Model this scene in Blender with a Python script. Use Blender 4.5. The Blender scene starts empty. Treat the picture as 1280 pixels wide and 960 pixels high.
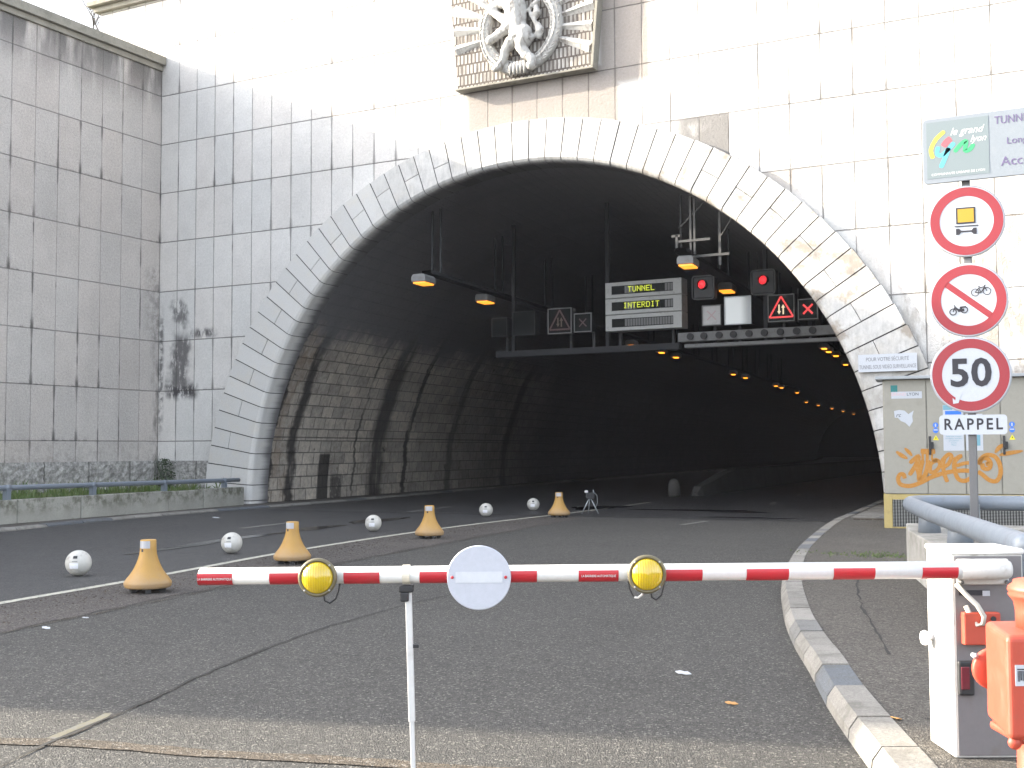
import bpy, bmesh, math, random
from math import sin, cos, pi, radians as RAD, sqrt, hypot, atan2
from mathutils import Vector, Matrix
random.seed(7)
S = bpy.context.scene
COL = S.collection

# ------------------------------------------------------------------ shader expression helper
class E:
    def __init__(s, g, sock): s.g, s.s = g, sock
    def _b(a, op, b, c=None):
        n = a.g.n('ShaderNodeMath'); n.operation = op
        for i, v in enumerate((a, b, c)):
            if v is None: continue
            if isinstance(v, E): a.g.l(v.s, n.inputs[i])
            else: n.inputs[i].default_value = v
        return E(a.g, n.outputs[0])
    def __add__(a, b): return a._b('ADD', b)
    def __radd__(a, b): return a._b('ADD', b)
    def __sub__(a, b): return a._b('SUBTRACT', b)
    def __rsub__(a, b): return (a * -1) + b
    def __mul__(a, b): return a._b('MULTIPLY', b)
    __rmul__ = __mul__
    def __truediv__(a, b): return a._b('DIVIDE', b)
    def fract(a): return a._b('FRACT', None)
    def floor(a): return a._b('FLOOR', None)
    def abs(a): return a._b('ABSOLUTE', None)
    def sqrt(a): return a._b('SQRT', None)
    def mn(a, b): return a._b('MINIMUM', b)
    def mx(a, b): return a._b('MAXIMUM', b)
    def exp(a): return a._b('EXPONENT', None)
    def ss(a, lo, hi):                       # smooth 0..1 between lo and hi (lo may exceed hi)
        inv = lo > hi
        if inv: lo, hi = hi, lo
        n = a.g.n('ShaderNodeMapRange'); n.interpolation_type = 'SMOOTHSTEP'
        a.g.l(a.s, n.inputs[0]); n.inputs[1].default_value = lo; n.inputs[2].default_value = hi
        if inv: n.inputs[3].default_value = 1; n.inputs[4].default_value = 0
        return E(a.g, n.outputs[0])

class Mat:
    def __init__(s, name, col=(.5, .5, .5), rough=.6, metal=0, spec=.5):
        s.m = bpy.data.materials.new(name); s.m.use_nodes = True
        s.t = s.m.node_tree; s.b = s.t.nodes['Principled BSDF']
        s.b.inputs['Base Color'].default_value = (*col, 1); s.b.inputs['Roughness'].default_value = rough
        s.b.inputs['Metallic'].default_value = metal; s.b.inputs['Specular IOR Level'].default_value = spec
        s.m.diffuse_color = (*col, 1); s._tc = None
    def n(s, k): return s.t.nodes.new(k)
    def l(s, a, b): s.t.links.new(a, b)
    def tc(s):
        if not s._tc: s._tc = s.n('ShaderNodeTexCoord')
        return s._tc
    def uv(s):
        x = s.n('ShaderNodeSeparateXYZ'); s.l(s.tc().outputs['UV'], x.inputs[0])
        return E(s, x.outputs[0]), E(s, x.outputs[1])
    def ob(s, sock='Object'):
        x = s.n('ShaderNodeSeparateXYZ'); s.l(s.tc().outputs[sock], x.inputs[0])
        return [E(s, x.outputs[i]) for i in range(3)]
    def vec(s, x, y, z=0.0):
        c = s.n('ShaderNodeCombineXYZ')
        for i, v in enumerate((x, y, z)):
            if isinstance(v, E): s.l(v.s, c.inputs[i])
            else: c.inputs[i].default_value = v
        return c.outputs[0]
    def noise(s, scale, detail=3, rough=.55, vec=None, dist=0):
        k = s.n('ShaderNodeTexNoise'); s.l(vec if vec is not None else s.tc().outputs['Object'], k.inputs['Vector'])
        k.inputs['Scale'].default_value = scale; k.inputs['Detail'].default_value = detail
        k.inputs['Roughness'].default_value = rough; k.inputs['Distortion'].default_value = dist
        return E(s, k.outputs['Fac'])
    def white(s, vec):
        k = s.n('ShaderNodeTexWhiteNoise'); s.l(vec, k.inputs['Vector']); return E(s, k.outputs['Value'])
    def voro(s, scale, feature='F1', vec=None):
        k = s.n('ShaderNodeTexVoronoi'); s.l(vec if vec is not None else s.tc().outputs['Object'], k.inputs['Vector'])
        k.feature = feature; k.inputs['Scale'].default_value = scale; return E(s, k.outputs['Distance'])
    def mix(s, f, a, b):
        k = s.n('ShaderNodeMix'); k.data_type = 'RGBA'
        if isinstance(f, E): s.l(f.s, k.inputs[0])
        else: k.inputs[0].default_value = f
        for i, v in ((6, a), (7, b)):
            if isinstance(v, tuple): k.inputs[i].default_value = (*v, 1)
            else: s.l(v, k.inputs[i])
        return k.outputs[2]
    def scale(s, c, e):                       # colour times scalar
        k = s.n('ShaderNodeVectorMath'); k.operation = 'SCALE'
        if isinstance(c, tuple): k.inputs[0].default_value = c
        else: s.l(c, k.inputs[0])
        s.l(e.s, k.inputs['Scale']); return k.outputs[0]
    def color(s, c): s.l(c, s.b.inputs['Base Color'])
    def rough(s, e): s.l(e.s, s.b.inputs['Roughness'])
    def bump(s, e, dist=.01, strength=1.0):
        k = s.n('ShaderNodeBump'); s.l(e.s, k.inputs['Height'])
        k.inputs['Distance'].default_value = dist; k.inputs['Strength'].default_value = strength
        s.l(k.outputs[0], s.b.inputs['Normal'])

def paint(name, col, rough=.45, metal=0, wear=.12, dirt=(.12, .10, .08), scale=9, spec=.5):
    g = Mat(name, col, rough, metal, spec)
    a = g.noise(scale, 4, .6); b = g.noise(scale * 5, 3)
    c = g.mix((a.ss(.52, .8)) * wear * 2.2, col, dirt)
    g.color(g.scale(c, b * .16 + .92)); g.rough(a * .25 + (rough - .1)); g.bump(b, .001, .25)
    return g.m

# ------------------------------------------------------------------ mesh builder
class MB:
    def __init__(s): s.v = []; s.f = []; s.mi = []; s.uv = []; s.M = Matrix(); s.k = 0; s.sm = []; s.smooth = False
    def face(s, pts, uv=None, flip=False):
        i0 = len(s.v); s.v += [s.M @ Vector(p) for p in pts]; ix = list(range(i0, i0 + len(pts)))
        if flip: ix.reverse(); uv = list(reversed(uv)) if uv else None
        s.f.append(ix); s.mi.append(s.k); s.uv.append(uv); s.sm.append(s.smooth)
    def grid(s, rows, closed_u=False, uvs=None, flip=False):       # rows of points
        i0 = len(s.v); nu = len(rows[0])
        for r in rows: s.v += [s.M @ Vector(p) for p in r]
        for j in range(len(rows) - 1):
            for i in range(nu if closed_u else nu - 1):
                i2 = (i + 1) % nu
                ix = [i0 + j * nu + i, i0 + j * nu + i2, i0 + (j + 1) * nu + i2, i0 + (j + 1) * nu + i]
                u = [uvs[j][i], uvs[j][i2], uvs[j + 1][i2], uvs[j + 1][i]] if uvs else None
                if flip: ix.reverse(); u = list(reversed(u)) if u else None
                s.f.append(ix); s.mi.append(s.k); s.uv.append(u); s.sm.append(s.smooth)
    def box(s, x0, x1, y0, y1, z0, z1):
        i0 = len(s.v)
        s.v += [s.M @ Vector(p) for p in ((x0,y0,z0),(x1,y0,z0),(x1,y1,z0),(x0,y1,z0),(x0,y0,z1),(x1,y0,z1),(x1,y1,z1),(x0,y1,z1))]
        for q in ((0,3,2,1),(4,5,6,7),(0,1,5,4),(1,2,6,5),(2,3,7,6),(3,0,4,7)):
            s.f.append([i0 + k for k in q]); s.mi.append(s.k); s.uv.append(None); s.sm.append(False)
        return s
    def tube(s, pts, r, n=10, cap=True, sq=1.0):
        pts = [Vector(p) for p in pts]; rr = r if isinstance(r, (list, tuple)) else [r] * len(pts)
        rows = []; up = None
        for i, p in enumerate(pts):
            t = (pts[min(i+1, len(pts)-1)] - pts[max(i-1, 0)]).normalized()
            if up is None:
                up = Vector((0, 0, 1)) if abs(t.z) < .9 else Vector((0, 1, 0))
            a = t.cross(up).normalized(); up = a.cross(t).normalized()
            rows.append([p + a * cos(2*pi*k/n) * rr[i] + up * sin(2*pi*k/n) * rr[i] * sq for k in range(n)])
        sm = s.smooth; s.smooth = True; i0 = len(s.v); s.grid(rows, True); s.smooth = sm
        if cap:
            s.f.append([i0 + k for k in range(n)][::-1]); s.mi.append(s.k); s.uv.append(None); s.sm.append(False)
            L = i0 + (len(pts) - 1) * n
            s.f.append([L + k for k in range(n)]); s.mi.append(s.k); s.uv.append(None); s.sm.append(False)
        return s
    def lathe(s, prof, n=32, org=(0, 0, 0), axis='z', cap=True):
        o = Vector(org); rows = []
        for r, h in prof:
            row = []
            for k in range(n):
                a = 2 * pi * k / n
                p = (r*cos(a), r*sin(a), h) if axis == 'z' else ((r*cos(a), -h, r*sin(a)) if axis == 'y' else (h, r*cos(a), r*sin(a)))
                row.append(o + Vector(p))
            rows.append(row)
        sm = s.smooth; s.smooth = True; i0 = len(s.v); s.grid(rows, True); s.smooth = sm
        if cap:
            s.f.append([i0 + k for k in range(n)][::-1]); s.mi.append(s.k); s.uv.append(None); s.sm.append(False)
            L = i0 + (len(prof) - 1) * n
            s.f.append([L + k for k in range(n)]); s.mi.append(s.k); s.uv.append(None); s.sm.append(False)
        return s
    def prism(s, poly, y0, y1, z=False):      # poly in XZ extruded along y (or XY along z)
        P = (lambda a, h: (a[0], a[1], h)) if z else (lambda a, h: (a[0], h, a[1]))
        n = len(poly)
        ar = sum(poly[i][0]*poly[(i+1)%n][1] - poly[(i+1)%n][0]*poly[i][1] for i in range(n))
        if ar < 0: poly = poly[::-1]
        if not z: poly = poly[::-1] if False else poly
        i0 = len(s.v)
        s.v += [s.M @ Vector(P(a, y0)) for a in poly] + [s.M @ Vector(P(a, y1)) for a in poly]
        lo = list(range(i0, i0+n)); hi = list(range(i0+n, i0+2*n))
        s.f += [lo[::-1] if z else lo, hi if z else hi[::-1]]
        s.mi += [s.k]*2; s.uv += [None]*2; s.sm += [False]*2
        for i in range(n):
            j = (i+1) % n; q = [lo[i], lo[j], hi[j], hi[i]]
            s.f.append(q if z else q[::-1]); s.mi.append(s.k); s.uv.append(None); s.sm.append(False)
        return s
    def build(s, name, mats, parent=None, bevel=0, fix=False, sub=0):
        me = bpy.data.meshes.new(name); me.from_pydata([tuple(v) for v in s.v], [], s.f)
        mats = mats if isinstance(mats, (list, tuple)) else [mats]
        for m in mats: me.materials.append(m)
        me.polygons.foreach_set('material_index', s.mi); me.polygons.foreach_set('use_smooth', s.sm)
        if any(u is not None for u in s.uv):
            L = me.uv_layers.new(name='UVMap')
            for p, u in zip(me.polygons, s.uv):
                if u:
                    for li, q in zip(p.loop_indices, u): L.data[li].uv = q
        me.update()
        if fix:
            bm = bmesh.new(); bm.from_mesh(me); bmesh.ops.remove_doubles(bm, verts=bm.verts, dist=1e-5)
            bmesh.ops.recalc_face_normals(bm, faces=bm.faces); bm.to_mesh(me); bm.free()
        o = bpy.data.objects.new(name, me); COL.objects.link(o); o.parent = parent
        if bevel:
            b = o.modifiers.new('Bevel', 'BEVEL'); b.width = bevel; b.segments = 2; b.limit_method = 'ANGLE'; b.angle_limit = RAD(35)
        return o

def tag(o, label=None, cat=None, group=None, kind=None):
    for k, v in (('label', label), ('category', cat), ('group', group), ('kind', kind)):
        if v: o[k] = v
    return o
def thing(name, label, cat, loc=(0, 0, 0), rz=0, group=None):
    o = bpy.data.objects.new(name, None); COL.objects.link(o); o.location = loc; o.rotation_euler = (0, 0, rz)
    o.empty_display_size = .2
    return tag(o, label, cat, group)
def struct(o): o['kind'] = 'structure'; return o
def copy_tree(root, loc=None, label=None):
    r = root.copy(); COL.objects.link(r)
    if loc is not None: r.location = loc
    if label: r['label'] = label
    for ch in root.children:
        c = ch.copy(); COL.objects.link(c); c.parent = r
        for g in ch.children:
            d = g.copy(); COL.objects.link(d); d.parent = c
    return r
def text(name, body, size, mat, parent, loc, rot=(pi/2, 0, 0), align='CENTER', sx=1.0, ex=.0006, shear=0, spacing=1.0, bold=0):
    c = bpy.data.curves.new('tmp', 'FONT'); c.body = body; c.size = size; c.align_x = align; c.align_y = 'CENTER'
    c.extrude = ex; c.shear = shear; c.space_character = spacing; c.offset = bold; c.resolution_u = 3
    t = bpy.data.objects.new('tmp', c); COL.objects.link(t)
    dg = bpy.context.evaluated_depsgraph_get(); me = bpy.data.meshes.new_from_object(t.evaluated_get(dg))
    bpy.data.objects.remove(t); bpy.data.curves.remove(c)
    me.materials.clear(); me.materials.append(mat); me.name = name
    R = Matrix.Translation(loc) @ Matrix.Rotation(rot[2], 4, 'Z') @ Matrix.Rotation(rot[0], 4, 'X') @ Matrix.Diagonal((sx, 1, 1, 1))
    me.transform(R)
    o = bpy.data.objects.new(name, me); COL.objects.link(o); o.parent = parent
    return o
def disc(mb, cx, cz, r, y0, y1, n=48):
    mb.prism([(cx + r*cos(2*pi*k/n), cz + r*sin(2*pi*k/n)) for k in range(n)], y0, y1); return mb
def ringp(mb, cx, cz, r0, r1, y0, y1, n=48):
    rows = []
    for r, y in ((r1, y1), (r1, y0), (r0, y0), (r0, y1), (r1, y1)):
        rows.append([(cx + r*cos(2*pi*k/n), y, cz + r*sin(2*pi*k/n)) for k in range(n)])
    mb.grid(rows, True, flip=True); return mb
def stroke(mb, pts, w, y, th=.002, taper=False):       # flat painted brush stroke in XZ plane at depth y
    out = []
    P = [Vector((p[0], p[1])) for p in pts]
    # Catmull-Rom
    Q = []
    for i in range(len(P) - 1):
        p0, p1, p2, p3 = P[max(i-1, 0)], P[i], P[i+1], P[min(i+2, len(P)-1)]
        for t in (0, .2, .4, .6, .8):
            Q.append(.5 * ((2*p1) + (p2-p0)*t + (2*p0-5*p1+4*p2-p3)*t*t + (3*p1-p0-3*p2+p3)*t**3))
    Q.append(P[-1]); n = len(Q)
    a, b = [], []
    for i, q in enumerate(Q):
        d = (Q[min(i+1, n-1)] - Q[max(i-1, 0)]); d = d.normalized() if d.length > 1e-9 else Vector((1, 0))
        s = w/2 * ((.25 + .75*sin(pi*min(1, max(0, (i+.3)/(n-.4))))) if taper else 1)
        if not taper and i in (0, n-1): s *= .6
        nn = Vector((-d.y, d.x)) * s
        a.append((q + nn)); b.append((q - nn))
    for i in range(n - 1):
        mb.face([(a[i].x, y, a[i].y), (a[i+1].x, y, a[i+1].y), (b[i+1].x, y, b[i+1].y), (b[i].x, y, b[i].y)])
    return mb

# ------------------------------------------------------------------ materials
def panel_material(name, base, joint, pw, off_u, dirt_amt, side):
    """large stone cladding slabs on a metre UV map (u along the wall, v height above the ground)"""
    g = Mat(name, base, .85, 0, .25)
    u, v = g.uv(); PH = 1.473
    uu = (u - off_u) / pw; vv = (v - 1.82) / PH
    fu = uu.fract(); fv = vv.fract(); iu = uu.floor(); iv = vv.floor()
    wob = g.noise(3.2, 3) * .012 - .006
    du = fu.mn(1 - fu) * pw; dv = fv.mn(1 - fv) * PH
    jl = (du + wob * .5).ss(.017 if side == 'front' else .012, .006); jh = (dv + wob * .5).ss(.019, .008)
    jv = (iu + 0.0)
    col_id = (uu + .5).floor(); row_id = iv
    rnd = g.white(g.vec(iu, iv, 3.0)); rnd2 = g.white(g.vec(col_id, row_id, 9.0)); rnd3 = g.white(g.vec(iu, iv, 5.0))
    big = g.noise(.35, 4, .6); med = g.noise(2.2, 5, .65); fine = g.noise(17, 5, .75); pit = g.noise(60, 2, .6)
    tone = rnd * .09 + .955 + (big - .5) * .35 + (med - .5) * .22 + (fine - .5) * (.55 if side == 'front' else .75) + (pit - .5) * .35
    c = g.scale(g.mix(rnd3 * .5, base, (base[0]*1.06, base[1]*1.0, base[2]*.965)), tone)
    # drips that gather above and hang below the bed joints next to the upright joints
    n1 = g.noise(5, 4, .7)
    w_dr = rnd2.ss(.5, 1.0) * dirt_amt
    above = (fv * PH).ss(.45, .0); below = (fv * PH).ss(.95, 1.46)
    dr = (du - n1 * .06).ss(.05, -.01) * above * w_dr
    dr = dr.mx((du - n1 * .05).ss(.035, -.01) * below * w_dr * .7)
    dr = dr.mx((fv * PH + n1 * .22 - .11).ss(.10, .0) * rnd2.ss(.55, 1.0) * n1.ss(.42, .62) * dirt_amt * .9)
    c = g.mix(dr.mn(1.0) * .8, c, (.075, .07, .068))
    # one joint-high run here and there
    run = (du - n1 * .03).ss(.018, -.004) * g.noise(.9, 2).ss(.5, .66) * dirt_amt
    c = g.mix(run.mn(1.0) * .7, c, (.09, .085, .08))
    if side == 'left':
        top = v.ss(11.2, 12.9) * g.noise(1, 4, .65, g.vec(u * 1.6, v * .25)).ss(.30, .56)
        c = g.mix(top * .8, c, (.075, .072, .07))
        gl = g.noise(1, 3, .6, g.vec(u * .9, v * .12, 4.0)).ss(.45, .7) * v.ss(13.2, 5)
        c = g.mix(gl * .14, c, (.14, .13, .12))
        corner = .6 * u.ss(.9, 0.0) * (v - n1 * .5).ss(6.9, 6.4) * (v + n1).ss(4.6, 6.0) * n1.ss(.38, .62)
        c = g.mix(corner * .7, c, (.05, .047, .045))
        run2 = (u - n1 * .2).ss(.28, 0.0) * v.ss(6.0, 3.2) * g.noise(1, 4, .6, g.vec(u * 3, v * 1.2)).ss(.4, .62)
        c = g.mix(run2 * .6, c, (.05, .047, .045))
        low = v.ss(2.3, 1.0) * n1.ss(.4, .66); c = g.mix(low * .35, c, (.11, .10, .085))
    else:
        # the big damp stain near the corner
        du_ = u + (g.noise(1.3, 3, .6, g.vec(u, v, 21.0)) - .5) * 1.1; dv2 = v + (g.noise(1.3, 3, .6, g.vec(u, v, 33.0)) - .5) * 1.3
        nz = g.noise(1, 5, .7, g.vec(u * 5, v * 1.8, 3.0))
        s1 = (du_ - .85).abs().ss(.50, .2) * (dv2 - 4.15).abs().ss(1.15, .5) * nz.ss(.30, .50)
        s2 = (du_ - .75).abs().ss(.38, .1) * (dv2 - 5.6).abs().ss(.6, .2) * nz.ss(.35, .55) * .8
        s3 = (du_ - .9).abs().ss(.75, .4) * (v - 3.45 + nz * .3).abs().ss(.34, .08) * nz.ss(.38, .52)
        s4 = (du_ - 1.7).abs().ss(.6, .3) * (v - 4.86 - nz * .15).abs().ss(.2, .03) * nz.ss(.38, .55)
        s5 = (u - .1).abs().ss(.16, .02) * v.ss(1.6, 2.8) * v.ss(6, 5) * g.noise(5, 3).ss(.35, .6)
        c = g.mix((s1 * .85).mx(s2).mx(s3).mx(s4 * .9).mx(s5 * .8) * .93, c, (.04, .038, .042))
        # brown iron stains and dirty slabs above and right of the arch
        br = g.noise(1, 4, .7, g.vec(u * 2.6, v * .9, 2.0)).ss(.43, .58) * (u - 23.2).abs().ss(3.4, .5) * v.ss(8.6, 5.5)
        c = g.mix(br * .6, c, (.19, .145, .10))
        d1 = u.ss(15.9, 16.5) * u.ss(17.51, 17.49) * v.ss(9.20, 9.17) * v.ss(7.7, 7.8) * g.noise(1.3, 2).ss(.1, .4)
        c = g.mix(d1 * .75, c, (.085, .075, .07))
        d3 = u.ss(18.2, 18.3) * u.ss(19.61, 19.58) * v.ss(7.72, 7.70) * v.ss(6.9, 7.5); c = g.mix(d3 * .4, c, (.14, .11, .085))
        # the duller field under the relief; on the right its cast shadow painted in
        d2 = (u - 12.7).abs().ss(2.25, 2.0) * (v - 10.0).abs().ss(.95, .75)
        d2 = d2.mx((u - 14.95).abs().ss(.75, .55) * v.ss(10.15, 10.4))
        c = g.mix(d2 * (fine * .5 + .5), c, (.20, .165, .14))
    c = g.mix((jl * (.56 if side == 'front' else .42)).mx(jh * (.66 if side == 'front' else .52)), c, joint)
    g.color(c)
    crush = (fine - .5) * 1.6 + (pit - .5) * .5 + (g.voro(22).ss(.0, .5)) * .45
    g.bump(crush - (jl.mx(jh)) * 1.4 + (rnd - .5) * .2, .014, .9)
    return g.m

M_FACADE = panel_material('cladding_stone_pale', (.60, .59, .573), (.07, .065, .06), .70, 0.0, 0.8, 'front')
M_LEFT = panel_material('cladding_stone_grey', (.445, .42, .398), (.09, .085, .082), .756, 0.0, 1.15, 'left')

def rustic_material():
    g = Mat('rough_plinth_stone', (.3, .3, .29), .95, 0, .2)
    u, v = g.uv()
    a = g.noise(9, 5, .7); b = g.noise(30, 3); f = (u / 1.5).fract(); j = (f.mn(1 - f) * 1.5).ss(.018, .006)
    c = g.mix(a.ss(.35, .7), (.20, .195, .185), (.44, .43, .41)); c = g.mix(g.noise(1.2, 3).ss(.55, .75) * .4, c, (.15, .16, .12))
    g.color(g.mix(j, c, (.05, .05, .045))); g.bump(a * 1.0 + b * .3 - j * .4, .05, 1.0); return g.m
M_PLINTH = rustic_material()

def vouss_material():
    g = Mat('voussoir_limestone', (.56, .545, .52), .8, 0, .25)
    at = g.n('ShaderNodeAttribute'); at.attribute_name = 'tone'; tone = E(g, at.outputs['Fac'])
    x, y, z = g.ob('Object')
    n = g.noise(2.6, 5, .6); f = g.noise(28, 4, .7)
    c = g.scale(g.mix((n - .2).ss(.2, .7) * .5, (.57, .56, .545), (.60, .545, .46)), tone * .10 + .92 + (f - .5) * .25)
    st = g.noise(1, 5, .65, g.vec(x * 1.3, z * 1.3, 1.5)).ss(.49, .62) * x.ss(14.5, 16) * z.ss(2.4, 3.4)
    c = g.mix(st * .65, c, (.24, .18, .12))
    low = x.ss(18.5, 20.2) * z.ss(4.6, 2.5); c = g.mix(low * n.ss(.35, .65) * .45, c, (.25, .23, .20))
    # soot creeping round the inner arris: distance behind the ring's front
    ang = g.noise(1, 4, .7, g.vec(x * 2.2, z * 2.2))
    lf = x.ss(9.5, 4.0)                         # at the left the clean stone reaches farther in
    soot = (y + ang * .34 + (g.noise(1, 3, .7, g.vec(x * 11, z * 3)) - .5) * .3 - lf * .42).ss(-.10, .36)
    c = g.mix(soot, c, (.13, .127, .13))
    g.color(c); g.bump(f * .6 + n * .5, .012, .55); return g.m
M_VOUS = vouss_material()
M_MORTAR = Mat('mortar_dark', (.05, .047, .045), .95).m

def lining_material():
    g = Mat('lining_stone', (.2, .18, .15), .85, 0, .3)
    u, v = g.uv()
    k = g.n('ShaderNodeTexBrick'); g.l(g.vec(u, v), k.inputs['Vector'])
    k.inputs['Scale'].default_value = 1; k.inputs['Brick Width'].default_value = .62; k.inputs['Row Height'].default_value = .36
    k.inputs['Mortar Size'].default_value = .02; k.inputs['Mortar Smooth'].default_value = .5; k.offset = .5; k.squash = 1.0
    k.inputs['Color1'].default_value = (.56, .50, .43, 1); k.inputs['Color2'].default_value = (.38, .345, .305, 1)
    k.inputs['Mortar'].default_value = (.19, .175, .155, 1)
    a = g.noise(1.1, 5, .65); b = g.noise(7, 4, .7); fac = E(g, k.outputs['Fac'])
    c = g.scale(k.outputs['Color'], a * .9 + .55 + (b - .5) * 1.3)
    c = g.mix(g.noise(.8, 3).ss(.5, .75) * .3, c, (.13, .10, .075))
    left = v.ss(13.4, 13.3)                     # only bookkeeping: v counts up the left haunch
    h = v
    # upright seepage streaks
    wob = (g.noise(1, 3, .6, g.vec(v * .8, 3.0)) - .5) * .7 + (g.noise(1, 2, .6, g.vec(v * 5, 3.0)) - .5) * .25
    def streak(pos, w, amt):
        return (u + wob - pos).abs().ss(w, w * .35) * amt
    s = streak(.72, .16, 1).mx(streak(1.85, .34, 1)).mx(streak(7.1, .75, .95)).mx(streak(9.2, .22, 1)).mx(streak(5.6, .10, .8)).mx(streak(12.9, .4, .7)).mx(streak(18.5, .5, .7))
    s = s * g.noise(1, 4, .6, g.vec(u * 2.2, v * .5, 7.0)).ss(.2, .5)
    c = g.mix((u - 1.2).abs().ss(.75, .2) * a.ss(.35, .6) * .55, c, (.14, .085, .045))
    c = g.mix(s * .92, c, (.022, .02, .02))
    sp = g.noise(1, 4, .75, g.vec(u * 1.4, v * 1.4, 11.0)).ss(.64, .7); c = g.mix(sp * .75, c, (.02, .019, .019))
    # soot over the haunches and crown, starting about 4.5 m up
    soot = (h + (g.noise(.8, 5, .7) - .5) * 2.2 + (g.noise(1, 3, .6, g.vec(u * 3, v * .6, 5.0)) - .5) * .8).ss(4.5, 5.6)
    c = g.mix(soot * .97, c, (.17, .168, .18))  # soot grey lifted: veiling glare put into its colour
    deep = u.ss(5, 24); c = g.mix(deep * .96, c, (.016, .014, .013))  # fades to black with depth: tunnel gloom painted into the stone
    niche_shade = (u - 3.75).abs().ss(.34, .28) * v.ss(1.45, 1.35) + 0.0  # refuge niches painted flat: their shade put into the colour
    c = g.mix(niche_shade.mn(1) * .9, c, (.018, .016, .016))
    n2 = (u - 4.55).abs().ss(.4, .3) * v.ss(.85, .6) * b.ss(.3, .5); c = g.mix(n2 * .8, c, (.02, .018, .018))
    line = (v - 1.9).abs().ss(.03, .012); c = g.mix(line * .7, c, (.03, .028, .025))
    g.color(c); g.bump(b * 1.4 + a * .5 - fac * .7, .07, 1.0); return g.m
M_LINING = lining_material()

def asphalt(name, base, speck, rough=.78, patch=.25, warm=(.0, .0, .0)):
    g = Mat(name, base, rough, 0, .4)
    v = g.voro(95); s = g.noise(120, 2, .6); a = g.noise(.5, 5, .6); b = g.noise(3.5, 4, .65)
    tr = g.noise(1, 3, .5, None)
    c = g.scale(base, (a - .5) * patch * 2 + 1.0 + (b - .5) * .25 + (s - .5) * 1.4)
    def cell(sc):
        k = g.n('ShaderNodeTexVoronoi'); g.l(g.tc().outputs['Object'], k.inputs['Vector']); k.inputs['Scale'].default_value = sc
        x = g.n('ShaderNodeSeparateColor'); g.l(k.outputs['Color'], x.inputs[0]); return E(g, x.outputs[0]), E(g, x.outputs[1])
    r1, r2 = cell(85); r3, r4 = cell(34)
    c = g.scale(c, (r1 - .5) * .85 + (r3 - .5) * .35 + 1.0)
    c = g.mix(r2.ss(.90, .94) * (speck * .6), c, (.42, .40, .36))
    c = g.mix(g.noise(.9, 4, .7).ss(.55, .75) * .25, c, (base[0]*.6, base[1]*.58, base[2]*.55))
    g.color(c); g.rough(b * .2 + (rough - .1)); g.bump(v * .9 + s * 1.1, .012, 1.0); return g.m
M_ROAD = asphalt('asphalt_worn', (.049, .0468, .0435), .5)
M_ROAD_L = asphalt('asphalt_dark_lane', (.037, .037, .038), .35, .55, .35)
M_ROAD_T = asphalt('asphalt_tunnel', (.042, .041, .042), .15, .42, .4)
M_STRIP = asphalt('gritty_verge_asphalt', (.068, .059, .054), .5, .85, .4)
M_WALK = asphalt('pavement_asphalt', (.078, .070, .061), .4, .85, .35)
M_SEAM = asphalt('brown_joint_filling', (.075, .060, .045), .6, .9, .6)
M_GROUND = asphalt('ground_gravel', (.12, .11, .10), .3, .9)
M_WET = Mat('wet_asphalt', (.016, .016, .018), .16, 0, .6).m
M_CRACK = Mat('crack_dark', (.018, .017, .016), .9).m

def kerb_mat():
    g = Mat('kerb_granite', (.3, .3, .29), .8, 0, .3)
    at = g.n('ShaderNodeAttribute'); at.attribute_name = 'tone'; tone = E(g, at.outputs['Fac'])
    n = g.noise(5, 5, .65); f = g.noise(70, 3, .7)
    c = g.scale(g.mix(tone.ss(.0, .15), (.12, .13, .145), (.21, .20, .183)), tone * .3 + .8 + (f - .5) * 1.2)
    c = g.mix(n.ss(.45, .7) * .6, c, (.085, .08, .07)); g.color(c); g.bump(f + n, .006, .7); return g.m
M_KERB = kerb_mat()
def line_mat(name, col, wear):
    g = Mat(name, col, .7); n = g.noise(14, 5, .7); f = g.noise(90, 3)
    g.color(g.mix(((n + (f - .5) * .5).ss(.5, .68)) * wear, g.scale(col, f * .3 + .85), (.10, .10, .098))); g.bump(f, .003); return g.m
M_LINE = line_mat('road_paint_white', (.40, .385, .32), .9)
M_DASH = line_mat('worn_dash_paint', (.17, .165, .15), 1.2)
M_LINE_Y = line_mat('road_paint_worn_yellow', (.11, .10, .068), 1.2)

def concrete(name, base, moss, jw=0):
    g = Mat(name, base, .9, 0, .25)
    x, y, z = g.ob('Generated'); n = g.noise(1.6, 5, .65); f = g.noise(45, 4, .7); m = g.noise(4, 5, .7)
    c = g.scale(base, (n - .5) * .7 + 1.0 + (f - .5) * .6)
    c = g.mix(m.ss(.42, .62) * moss * z.ss(.25, .8), c, (.085, .085, .06))
    c = g.mix(m.ss(.5, .7) * moss * z.ss(.2, .0), c, (.06, .07, .035))
    g.color(c); g.bump(f * .8 + m * .4, .008, .8); return g.m
M_PARAPET = concrete('parapet_concrete', (.30, .295, .265), .8)
M_CONC = concrete('low_wall_concrete', (.31, .30, .28), .35)
M_COPING = concrete('coping_stone', (.25, .235, .20), .35)
M_BARR_T = concrete('separator_concrete', (.085, .08, .075), .3)
M_RELIEF = None
def relief_mat():
    g = Mat('relief_stone', (.52, .51, .49), .8, 0, .2)
    n = g.noise(5, 5, .7); f = g.noise(30, 3); x, y, z = g.ob()
    sh = g.noise(1, 4, .7, g.vec(x * 9, y * 2, z * 2.2)).ss(.5, .66)
    c = g.mix(sh * .55 + n.ss(.55, .75) * .3, (.44, .43, .41), (.13, .105, .09)); g.color(c); g.bump(f + n, .02, .6); return g.m
M_RELIEF = relief_mat()
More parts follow.
